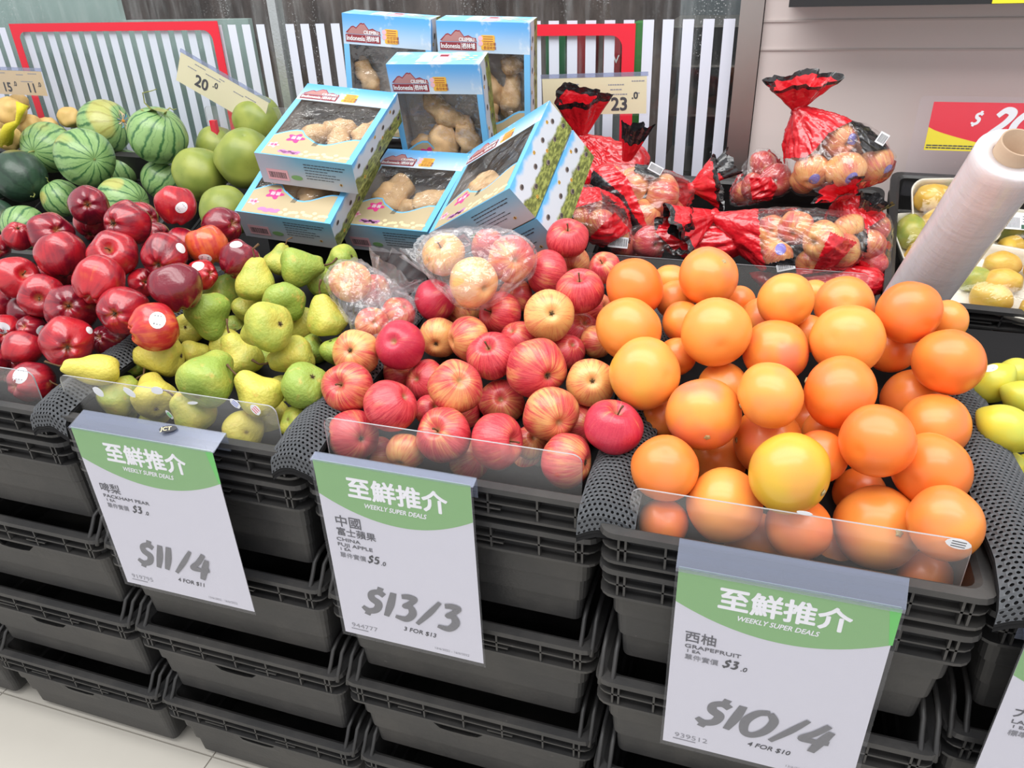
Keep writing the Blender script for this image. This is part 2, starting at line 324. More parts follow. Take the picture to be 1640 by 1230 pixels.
# things dimly seen behind the glass on the right
def carton(x0, x1, z0, z1, y, m, lab, txt=None):
    t = empty('display_carton', (0, 0, 0), lab, 'carton')
    MB().box((x0, y, z0), (x1, y+.08, z1)).build('carton_body', m, t)
    if txt:
        L = MB()
        for s_, sz, px, pz in txt: add_text(L, s_, sz, Matrix.Translation((px, y-.001, pz)) @ FRONT, bold=.01)
        L.build('lettering', M['wht'], t)
    return t
FRONT = Matrix(((1, 0, 0, 0), (0, 0, -1, 0), (0, 1, 0, 0), (0, 0, 0, 1)))     # local XY plane turned to face the customer
_tc = {}
def add_text(mb, body, size, mat4, bold=0., shear=0., align='LEFT', sx=1.):
    if not body: return
    heavy = bold; bold = 0.; key = (body, bold, shear, align)
    if key not in _tc:
        cu = bpy.data.curves.new('txt', 'FONT'); cu.body = body; cu.size = 1; cu.offset = bold; cu.shear = shear; cu.align_x = align; cu.resolution_u = 3
        ob = bpy.data.objects.new('txt', cu); C.objects.link(ob)
        bpy.context.view_layer.update()
        me = bpy.data.meshes.new_from_object(ob.evaluated_get(bpy.context.evaluated_depsgraph_get()))
        _tc[key] = ([tuple(v.co) for v in me.vertices], [tuple(p.vertices) for p in me.polygons])
        bpy.data.objects.remove(ob); bpy.data.curves.remove(cu); bpy.data.meshes.remove(me)
    v, f = _tc[key]; D_ = mat4 @ Matrix.Diagonal((size*sx, size, size, 1))
    if not heavy: mb.add(v, f, D_)
    else:
        for k_ in range(8): mb.add(v, f, D_ @ Matrix.Translation((heavy*math.cos(PI*k_/4)/sx, heavy*math.sin(PI*k_/4), 0)) @ Matrix.Translation((0, 0, .00004*k_/size)))
carton(.43, .475, .2, .385, 1.46, plain('dark_red_carton', (.33, .02, .03), .5), 'dark red carton seen through the glass between white stripes')
carton(.505, .55, .2, .385, 1.46, plain('deep_red_carton', (.36, .02, .03), .5), 'dark red carton lettered OV behind the red framed board', [('OV', .028, .508, .30), ('ve', .018, .517, .25)])
carton(.58, .62, FZ, .395, 1.46, plain('green_carton', (.05, .23, .045), .5), 'tall green carton behind the glass beside the red frame')
carton(.345, .40, FZ, .385, 1.47, plain('dark_green_carton', (.02, .13, .05), .5), 'dark green carton behind the glass next to the upright box')
led = MB().box((.415, 1.45, FZ), (.565, 1.56, .2)).build('grey_stand', plain('mid_grey_stand', (.22, .23, .24), .6)); tag(led, 'grey stand behind the glass that carries the dark red cartons', 'stand')
sh = empty('chilled_shelf', (0, 0, 0), 'dim shelf of grey packs behind the wet glass beside the post', 'shelf')
for z in (-.02, .14, .27, .37): MB().box((.64, 1.62, z), (1.0, 1.95, z+.006)).build('shelf_board', M['steel'], sh)
MB().box((.64, 1.95, -.1), (1.0, 1.97, .5)).build('shelf_back', plain('dim_grey', (.10, .11, .125), .6, var=.5), sh)
# red framed clear boards hung in front of the glass
def board(x0, x1, z0, z1, bw_, bs, lab):
    t = empty('framed_board', (0, 0, 0), lab, 'board')
    o = [(x0, z0), (x1, z0), (x1, z1), (x0, z1)]
    inner = rounded(x0+bs, z0-.1, x1-bs, z1-bw_, .028, 6, (1, 1, 0, 0))     # from top right round to bottom
    b = MB(); n = len(inner); xi0, xi1 = x0+bs, x1-bs
    Y = 1.322
    top = [(xi1, z1-bw_-.028)]
    def strip(pin, pout):
        for i in range(len(pin)-1):
            for yy in (Y, Y+.0015): b.poly([(pin[i][0], yy, pin[i][1]), (pout[i][0], yy, pout[i][1]), (pout[i+1][0], yy, pout[i+1][1]), (pin[i+1][0], yy, pin[i+1][1])])
    b.box((x0, Y, z0), (xi0, Y+.002, z1-bw_)); b.box((xi1, Y, z0), (x1, Y+.002, z1-bw_)); b.box((x0, Y, z1-bw_), (x1, Y+.002, z1))
    r = .028
    for sx_, cx in ((1, xi1-r), (-1, xi0+r)):
        zc = z1-bw_-r; pts = [(cx+sx_*r*math.cos(a), zc+r*math.sin(a)) for a in [PI/2*k/6 for k in range(7)]]
        corner = (cx+sx_*r, zc+r)
        for i in range(6): b.poly([(pts[i][0], Y, pts[i][1]), (corner[0], Y, corner[1]), (pts[i+1][0], Y, pts[i+1][1])])
    b.build('red_border', M['redprint'], t)
    MB().box((x0-.004, Y+.003, z0), (x1+.004, Y+.006, z1+.006)).build('clear_panel', M['board'], t)
    return t
board(-1.335, -.572, .02, .423, .023, .026, 'wide clear board with a red border leaning behind the melons')
board(-.13, .611, .02, .405, .026, .031, 'clear board with a red border standing behind the potato boxes')
# dark shelf edge above the beige wall
t = empty('upper_shelf', (0, 0, 0), 'dark upper shelf edge with packs above the beige wall', 'shelf')
MB().box((.955, 1.12, .448), (2.2, 1.30, .60)).build('shelf_edge', M['black'], t)
MB().box((1.32, 1.117, .449), (1.5, 1.12, .50)).build('yellow_pack', M['yellowprint'], t, m=None)
# plinth that carries the rear crates
pl = MB().box((-1.85, .66, FZ), (1.95, 1.25, -.30)).build('display_plinth', M['black']); tag(pl, 'black plinth behind the crate stacks that carries the tilted rear crates', 'plinth')

# ---------------------------------------------------------------- crates
def rr_ring(W, D, ins, z, r=.019, nf=22, zf=None):
    x0, x1, y0, y1 = ins, W-ins, ins, D-ins; r = max(.006, r-ins*.3); out = []
    for k in range(nf+1):
        out.append((x0+r+(x1-x0-2*r)*k/nf, y0))
    for cx, cy, a0 in ((x1-r, y0+r, -90), (x1-r, y1-r, 0), (x0+r, y1-r, 90), (x0+r, y0+r, 180)):
        for k in range(5):
            if a0 == -90 and k == 0 or a0 == 180 and k == 4: continue
            a = math.radians(a0+90*k/4); out.append((cx+r*math.cos(a), cy+r*math.sin(a)))
    return [(x, y, zf(x, y, z) if zf else z) for x, y in out]
def crate_parts(W, D, H):
    hx0, hx1 = W*.30, W*.62
    def lower(x, y, z):
        if y > .05 or not hx0 < x < hx1: return z
        e = min((x-hx0), (hx1-x))/.035; return z-.036*min(1, e)**.8
    b = MB(); prof = [(-.040, .012), (-.086, .014), (-.090, .018), (-.126, .0205), (-.129, .0245), (-H+.006, .027), (-H, .033)]
    rows = [rr_ring(W, D, i, z, zf=lower if k == 0 else None) for k, (z, i) in enumerate(prof)]
    rows += [rr_ring(W, D, i+.003, z, zf=lower if k == 6 else None) for k, (z, i) in enumerate([(-H+.004, .033), (-H+.006, .027), (-.129, .0245), (-.126, .0205), (-.090, .018), (-.086, .014), (-.040, .012)])]
    n = len(rows[0]); b.grid(rows+[rows[0]], True); v0 = 6*n
    b.f.append(tuple(range(6*n+n-1, 6*n-1, -1))); b.m.append(0); b.f.append(tuple(range(7*n, 8*n))); b.m.append(0)
    body = b.mesh('crate_body', M['crate'])
    b = MB()
    def loft(prof): 
        rows = [rr_ring(W, D, i, z) for z, i in prof]; b.grid(rows+[rows[0]], True)
    loft([(0, .010), (-.001, -.002), (-.008, -.003), (-.010, .012), (-.044, .012), (-.046, .016), (-.004, .016)])
    loft([(-.0235, .013), (-.0235, .000), (-.026, .000), (-.026, .013)]); loft([(-.042, .013), (-.042, -.001), (-.046, -.001), (-.046, .013)])
    xs = [.022, .030, .075, .135, .200, .262, .325, .372, .380]; xs = [x*W/.40 for x in xs]
    for x in xs:
        b.box((x-.0013, .000, -.043), (x+.0013, .013, -.006)); b.box((x-.0013, D-.013, -.043), (x+.0013, D, -.006))
    for k in range(8):
        y = .03+(D-.06)*k/7
        b.box((0, y-.0013, -.043), (.013, y+.0013, -.006)); b.box((W-.013, y-.0013, -.043), (W, y+.0013, -.006))
    # sloped webs of the handle pocket
    b.box((hx0-.03, .0005, -.0345), (hx0+.01, .013, -.0325)); b.box((hx1-.01, .0005, -.0345), (hx1+.03, .013, -.0325))
    rim = b.mesh('crate_rim', M['crate'])
    rl = MB()
    pth = lambda x, dz: [(x, .002, -.012), (x, .006, -.001), (x, .016, .010+dz*.3), (x, .027, .026+dz), (x, .045, .033+dz), (x, .10, .034+dz), (x, D-.06, .034+dz), (x, D-.02, .02), (x, D-.005, -.002)]
    rails = [MB().tube(pth(x, 0), .0034, 6).mesh('side_rail', M['crate'], True) for x in (.005, .021, W-.021, W-.005)]
    return body, rim, rails
CP = crate_parts(.402, .58, .174)
def crate(loc, lab, group, cp=CP, m=None, rails=True):
    t = empty('plastic_crate', loc, lab, 'crate', group, mat=m)
    link('crate_body', cp[0], t); link('crate_rim', cp[1], t)
    if rails:
        for r in cp[2]: link('side_rail', r, t)
    return t
ordn = ['top', 'nested second', 'third', 'fourth', 'bottom']
cols = [(-2, 'far left stack at the picture edge', 0., 0.), (-1, 'stack under the red delicious apples', 0., 0.), (0, 'stack under the green pears', 0., 0.), (1, 'stack under the fuji apples', 0., 0.),
        (2, 'stack under the grapefruits', -.0315, -.010), (3, 'stack under the lemons', 0., 0.)]
for i, nm, dy, dz in cols:
    for k, z in enumerate((0, -.057, -.2432, -.4292, -.6152)):
        crate((i*P+.004, dy+(.004 if k == 1 else .0), z+dz), 'black plastic produce crate, %s one in the %s' % (ordn[k], nm), 'black crates stacked below the fruit', rails=k > 1)
# heap beds inside the top crates
def bed(x0, x1, A, B, dz, y0=.03, y1=.47, lab='', dy=0):
    pts = [(y0, A+B*y0-dz), (y1, A+B*y1-dz), (y1, A+B*y1-dz-.02), (y0, A+B*y0-dz-.02)]
    v = [(x0, y+dy, z) for y, z in pts]+[(x1, y+dy, z) for y, z in pts]
    o = MB().add(v, [(0, 1, 2, 3), (7, 6, 5, 4), (0, 4, 5, 1), (1, 5, 6, 2), (2, 6, 7, 3), (3, 7, 4, 0)]).build('foam_bed', M['foam'])
    return tag(o, lab, 'liner', 'foam beds under the fruit')
for i, A, B, dz, nm in ((-1, .02, .42, .10, 'red delicious apples'), (0, 0, .30, .085, 'pears'), (1, .01, .34, .095, 'fuji apples'), (2, .03, .42, .15, 'grapefruits'), (3, -.02, .30, .06, 'lemons')):
    bed(i*P+.03, i*P+.375, A, B, dz, lab='black foam bed beneath the heap of '+nm)
# charcoal net padding over the crate sides
def net(path, widths, lab, cell=.0062, bow=.016):
    """path: list of (x, y, z) of the centre line; a pad of net with real holes over a thin dark underlay"""
    pts = [Vector(p) for p in path]; L = [0]
    for a, b_ in zip(pts, pts[1:]): L.append(L[-1]+(b_-a).length)
    def P_(s):
        s = max(0, min(L[-1], s))
        for i in range(len(pts)-1):
            if s <= L[i+1]+1e-9:
                t = (s-L[i])/(L[i+1]-L[i]); return pts[i].lerp(pts[i+1], t), widths[i]*(1-t)+widths[i+1]*t
    def S(u, s, d=0):
        c, w = P_(s); return (c.x+u*w, c.y, c.z+bow*(1-(2*u)**2)+.003*noise.noise(Vector((u*4, s*18, c.x*9)))-d)
    b = MB(); nu = 11; ns = int(L[-1]/cell)
    def SS(u, s, d=0): return S(max(-.5, min(.5, u)), s, d)
    for j in range(ns):
        off = .5 if j % 2 else 0
        for i in range(-1, nu):
            u0 = -.5+(i+off)/nu; u1 = u0+1/nu; s0 = j*cell; s1 = s0+cell
            if u1 <= -.5+1e-6 or u0 >= .5-1e-6: continue
            u0 = max(u0, -.5); u1 = min(u1, .5)
            if u1-u0 < .6/nu:
                b.poly([SS(u0, s0), SS(u1, s0), SS(u1, s1), SS(u0, s1)]); continue
            um, sm_ = (u0+u1)/2, (s0+s1)/2; hu, hs = (u1-u0)*.27, cell*.27
            o = [SS(u0, s0), SS(um, s0), SS(u1, s0), SS(u1, sm_), SS(u1, s1), SS(um, s1), SS(u0, s1), SS(u0, sm_)]
            q = [SS(um-hu*.75, sm_-hs*.75, .0016), SS(um, sm_-hs*1.1, .0016), SS(um+hu*.75, sm_-hs*.75, .0016), SS(um+hu*1.1, sm_, .0016), SS(um+hu*.75, sm_+hs*.75, .0016), SS(um, sm_+hs*1.1, .0016), SS(um-hu*.75, sm_+hs*.75, .0016), SS(um-hu*1.1, sm_, .0016)]
            b.add(o+q, [(k_, (k_+1) % 8, 8+(k_+1) % 8, 8+k_) for k_ in range(8)])
    t = empty('net_pad', (0, 0, 0), lab, 'liner')
    tag(b.build('net_weave', M['net'], t, True), kind='stuff')
    u = MB(); rows = [[SS(-.5+k_/6, s, .0045) for k_ in range(7)] for s in [L[-1]*q_/30 for q_ in range(31)]]
    u.grid(rows); rows2 = [[(p[0], p[1], p[2]-.006) for p in r] for r in rows]; u.grid([list(reversed(r)) for r in rows2]); 
    u.grid([[r[0] for r in rows], [r[0] for r in rows2]]); u.grid([[r[-1] for r in rows2], [r[-1] for r in rows]])
    u.build('underlay', M['foam'], t)
    return t
def pad(cx, y0, z0, lab, w=.062, rx=0., zr=.045):
    net([(cx, y0-.010, z0-.030), (cx, y0-.007, z0-.010), (cx, y0+.006, z0+.002), (cx, y0+.04, z0+.010), (cx+rx*.5, .25, z0+zr*.6), (cx+rx, .48, z0+zr)], [w, w, w, w, w*.92, w*.85], lab, bow=.014)
pad(-.002, 0, 0, 'charcoal net pad between the red apples and the pears', .066)
pad(P-.002, 0, 0, 'charcoal net pad between the pears and the fuji apples', .066)
pad(2*P+.008, -.010, -.004, 'charcoal net pad between the fuji apples and the grapefruits', .068)
pad(3*P+.030, -.032, -.002, 'charcoal net pad between the grapefruits and the lemons', .070, -.045, .05)
pad(-P, 0, 0, 'charcoal net pad at the left of the red apples', .066)
# rear crates, tilted towards the customer
CR = crate_parts(.595, .425, .150)
TILT = math.atan(.36)
rear = [(-1.80, 'potatoes'), (-1.20, 'watermelons'), (-.60, 'pomelos'), (.0, 'boxed sweet potatoes'), (.585, 'red bags of apples'), (1.195, 'mango packs')]
for x0, nm in rear:
    mg = nm == 'mango packs'
    m = Matrix.Translation((x0-.0, .80, -.035 if mg else -.095)) @ Matrix.Rotation(math.radians(-3.5), 4, 'Z') @ Matrix.Rotation(TILT if mg else math.atan(.47), 4, 'X')
    crate(None, 'wide black crate tilted forward in the rear row, holding the '+nm, 'rear crates tilted forward', CR, m, rails=False)
    o = MB().box((.05, .05, -.145), (.545, .375, -.07 if not mg else -.125)).build('foam_bed', M['foam']); o.matrix_world = m
    tag(o, 'black foam bed in the rear crate of '+nm, 'liner', 'foam beds under the fruit')

# ---------------------------------------------------------------- clear front guards
def guard(x0, x1, z0, z1, y, lab, tilt=0.):
    t = empty('front_guard', (0, 0, 0), lab, 'guard')
    o = rounded(x0, z0, x1, z1, .012, 5, (1, 1, 0, 0)); T_ = .0022
    v = [(a, y+(b-z0)*tilt, b) for a, b in o]+[(a, y+T_+(b-z0)*tilt, b) for a, b in o]; n = len(o)
    MB().add(v, [tuple(range(n)), tuple(range(2*n-1, n-1, -1))]).build('clear_plate', M['acrylic'], t)
    MB().add(v, [(i, i+n, (i+1) % n+n, (i+1) % n) for i in range(n)]).build('plate_edge', M['acrylic_edge'], t)
    return t
gp = guard(.006, .372, -.03, .050, .028, 'clear front guard of the pear crate with fruit stickers stuck on it')
gf = guard(.443, .789, -.03, .045, .028, 'clear front guard of the fuji apple crate')
gg = guard(.853, 1.199, -.04, .034, -.003, 'clear front guard of the grapefruit crate with white scuffs')
gr = guard(-.39, -.045, -.03, .047, .028, 'clear front guard of the red apple crate, cut by the picture edge')
guard(.60, 1.16, -.06, .018, .785, 'clear divider in front of the red bags of apples')
guard(-.58, -.03, -.03, .215, 1.20, 'tall clear divider behind the pomelos'); 
def guard_sticker(g, px, py, y, w, h, ang, m, pr=True):
    c = at(px, py, y); b = MB(); R2 = Matrix.Rotation(math.radians(ang), 4, 'Z')
    mt = Matrix.Translation((c.x, c.y-.0006, c.z)) @ FRONT @ R2
    b.slab([(w/2*math.cos(2*PI*k/14)*(1+.08*random.uniform(-1, 1)), h/2*math.sin(2*PI*k/14)) for k in range(14)], 0, .0003, mt)
    if pr:
        b.mi = 1
        for q in (-.25, .0, .25): b.slab([(-w*.28, q*h-.0005), (w*.28, q*h-.0005), (w*.28, q*h+.0006), (-w*.28, q*h+.0006)], .0003, .0004, mt)
    b.build('stuck_label', [M['sticker'], m], g)
for a in ((158, 627, .020, .014, -30, M['redprint'], 0), (208, 628, .022, .012, -30, M['ink'], 0), (252, 625, .022, .012, 8, M['ink'], 0), (309, 645, .018, .005, 10, M['ink'], 0),
          (272, 664, .016, .007, -55, M['vgreen'], 1), (377, 646, .018, .011, -40, M['stickerprint'], 1), (410, 656, .017, .014, -50, M['redprint'], 1)):
    guard_sticker(gp, a[0], a[1], .0275, *a[2:])
guard_sticker(gg, 1288, 821, -.0035, .016, .005, 0, M['ink'], False); guard_sticker(gg, 1535, 871, -.0035, .024, .012, -5, M['ink'], True)

# ---------------------------------------------------------------- price signs
def cr_spline(pts, n=8):
    out = []; P_ = [pts[0]]+list(pts)+[pts[-1]]
    for i in range(1, len(P_)-2):
        for k in range(n):
            t = k/n; a, b, c, d = (np.array(q) for q in P_[i-1:i+3])
            out.append(.5*((2*b)+(-a+c)*t+(2*a-5*b+4*c-d)*t*t+(-a+3*b-3*c+d)*t**3))
    out.append(np.array(P_[-2])); return out
GLY = {'5': ([[(.58, .96, .12), (.24, .94, .14), (.18, .58, .13), (.42, .60, .15), (.52, .34, .18), (.36, .08, .16), (.02, .10, .09)]], .68), '1': ([[(.16, 1.0, .15), (.13, .5, .19), (.06, .02, .13)]], .36), '3': ([[(.10, .93, .13), (.30, .97, .16), (.50, .92, .15), (.38, .72, .15), (.24, .58, .13), (.42, .58, .15), (.52, .34, .19), (.36, .08, .17), (.02, .10, .09)]], .68),
       '0': ([[(.48, .97, .14), (.22, .86, .17), (.06, .5, .18), (.16, .1, .15), (.38, .04, .16), (.60, .3, .18), (.66, .7, .17), (.48, .97, .12)]], .80), '4': ([[(.42, 1.0, .13), (.22, .62, .15), (.02, .36, .15), (.34, .34, .13), (.64, .38, .12)], [(.55, .80, .13), (.46, .4, .19), (.38, -.06, .14)]], .74),
       '/': ([[(.64, 1.02, .10), (.40, .52, .15), (.10, -.02, .10)]], .78), '$': ([[(.60, .80, .15), (.40, .90, .16), (.20, .80, .16), (.24, .60, .18), (.46, .44, .19), (.42, .18, .18), (.20, .08, .16), (-.02, .20, .10)], [(.46, 1.10, .15), (.42, .90, .14)], [(.22, .12, .14), (.16, -.10, .15)]], .78),
       '2': ([[(.08, .78, .14), (.25, .98, .16), (.50, .88, .18), (.44, .58, .17), (.12, .10, .16), (.36, .06, .16), (.62, .08, .14)]], .76)}
def brush(mb, s, h, mat4, slant=.18):
    x = 0
    for ci, ch in enumerate(s):
        if ch == ' ': x += .25; continue
        st, adv = GLY[ch]
        for k_, line in enumerate(st):
            pts = cr_spline(line); L_, R_ = [], []
            for i, p in enumerate(pts):
                a = pts[max(0, i-1)][:2]; b = pts[min(len(pts)-1, i+1)][:2]; d = b-a; d = d/(np.linalg.norm(d)+1e-9); nrm = np.array([-d[1], d[0]]); w = p[2]*.66
                L_.append(p[:2]+nrm*w); R_.append(p[:2]-nrm*w)
            T_ = lambda q, i: ((q[0]+x+q[1]*slant)*h, q[1]*h, .00006*(k_+3*ci)+.000003*i)
            mb.grid([[T_(q, i) for i, q in enumerate(L_)], [T_(q, i) for i, q in enumerate(R_)]], M=mat4)
        x += adv*.90
def sign(x0, x1, zt, zb, y, cn, en, unit, price, deal, dealtxt, code, lab, ledge=(.030, .008), tail=True, cn2=None, drop=0.):
    W = x1-x0; H = zt-zb
    t = empty('price_sign', (0, 0, 0), lab, 'sign')
    MB().box((x0, y-.0003, zb), (x1, y+.0003, zt)).build('paper_sheet', M['paper'], t); sh_ = t.children[0]
    F = lambda u, v, lift=.0006: Matrix.Translation((x0+u*W, y-lift, zt-v*H)) @ FRONT
    arc = lambda u: .175+.11*max(0, (1-((u-.53)/.53)**2)) if u < .53 else .185+.10*max(0, (1-((u-.53)/.47)**2))
    g = MB(); n = 24; g.grid([[(x0+W*k_/n, y-.0005, zt) for k_ in range(n+1)], [(x0+W*k_/n, y-.0005, zt-H*arc(k_/n)) for k_ in range(n+1)]]); g.build('green_banner', M['green'], sh_)
    if tail: g2 = MB().add([(x1-.0105, y-.0007, zt-.003), (x1+.0015, y-.0007, zt-.002), (x1+.0015, y-.0007, zt-H*.185), (x1-.002, y-.0007, zt-H*.185)], [(0, 1, 2, 3)]).build('green_flap', M['vgreen'], sh_)
    w = MB(); add_text(w, '至鮮推介', .0345, F(.20, .158), bold=.030); add_text(w, 'WEEKLY SUPER DEALS', .0100, F(.30, .212), bold=.02, shear=.25, sx=.86)
    w.build('banner_lettering', M['wht'], sh_)
    d = MB()
    if cn2: add_text(d, cn, .0200, F(.075, .335), bold=.008); add_text(d, cn2, .0145, F(.075, .388), bold=.008); v = .424
    else: add_text(d, cn, .0185, F(.06, .370), bold=.008); v = .408
    for ln in en: add_text(d, ln, .0082, F(.065, v), bold=.012, sx=1.38); v += .030
    add_text(d, '1 EA', .0064, F(.075, v-.006), bold=.012, sx=1.35)
    d.build('name_lettering', M['ink'], sh_)
    f = MB(); add_text(f, unit, .0098, F(.07, v+.034), bold=.006); add_text(f, code, .0115, F(.06, .953), sx=1.2); f.box((x0+.055*W, y-.0006, zt-.962*H), (x0+.18*W, y-.0005, zt-.968*H)); add_text(f, '13/6/2022 - 16/6/2022', .0058, F(.66, .975))
    tag(f.build('fine_print', M['faintink'], sh_), kind='stuff')
    pr = MB(); brush(pr, price[:2], .0125, F(.265, v+.036)); add_text(pr, price[2:], .010, F(.355, v+.038), bold=.01, shear=.2); add_text(pr, dealtxt, .0110, F(.45, .90), bold=.01, shear=.25)
    pr.build('unit_price', M['darkink'], sh_)
    b = MB(); brush(b, deal, .048, F(.165, .835), .24); b.build('deal_price', plain('mid_grey_ink', (.15, .15, .155), .6) if 'mid_grey_ink' not in bpy.data.materials else bpy.data.materials['mid_grey_ink'], sh_)
    # clear sleeve hooked over the rim
    s = MB(); s.box((x0-.003, y-.0032, zb-.003), (x1+.004, y-.0027, zt+.0)); s.build('clear_sleeve', M['sleeve'], t)
    l = MB(); yb, zr = ledge; l.grid([[(x0-.003, y-.0022, zt-drop), (x1+.004, y-.0022, zt-drop)], [(x0-.003, y-.0022, zt), (x1+.004, y-.0022, zt)], [(x0-.003, y+yb, zt+zr), (x1+.004, y+yb, zt+zr)], [(x0-.003, y+yb, zt+zr-.03), (x1+.004, y+yb, zt+zr-.03)]])
    l.grid([[(x0-.003, y-.0012, zt-.002-drop*0), (x1+.004, y-.0012, zt-.002)], [(x0-.003, y+yb-.0008, zt+zr-.0010), (x1+.004, y+yb-.0008, zt+zr-.001)]])
    l.build('hook_ledge', M['ledge'], t)
    return t
s1 = sign(.070, .304, .006, -.284, -.030, '啤梨', ['PACKHAM PEAR'], '單件實價', '$3.0', '$11/4', '4 FOR $11', '919795', 'white price sign with green banner hanging below the pears, reading PACKHAM PEAR', (.030, .010))
c = at(270, 689, -.012); o = MB(); mt = Matrix.Translation((c.x, c.y, c.z+.002)) @ Matrix.Rotation(math.radians(25), 4, 'Z') @ Matrix.Rotation(.35, 4, 'X')
o.slab([(.012*math.cos(2*PI*k/14), .0055*math.sin(2*PI*k/14)) for k in range(14)], 0, .0008, mt); o.mi = 1; add_text(o, 'JCT', .009, mt @ Matrix.Translation((-.0095, -.003, .001)), bold=.02)
o.build('stuck_label', [M['darkink'], M['yellowcard']], s1)
sign(.455, .667, .018, -.284, -.026, '中國', ['CHINA', 'FUJI APPLE'], '單件實價', '$5.0', '$13/3', '3 FOR $13', '944777', 'white price sign with green banner hanging below the apples, reading FUJI APPLE', (.012, .003), tail=False, cn2='富士蘋果')
sign(.916, 1.140, -.030, -.324, -.045, '西柚', ['GRAPEFRUIT'], '單件實價', '$3.0', '$10/4', '4 FOR $10', '939512', 'white price sign with green banner hanging below the grapefruits, reading GRAPEFRUIT', (.016, .026), drop=.006)
sign(1.262, 1.48, -.055, -.35, -.030, '大裝', ['LARGE E'], '標準價', '', '', '', '', 'white price sign at the lower right corner, reading LARGE E', (.02, .01), tail=False)
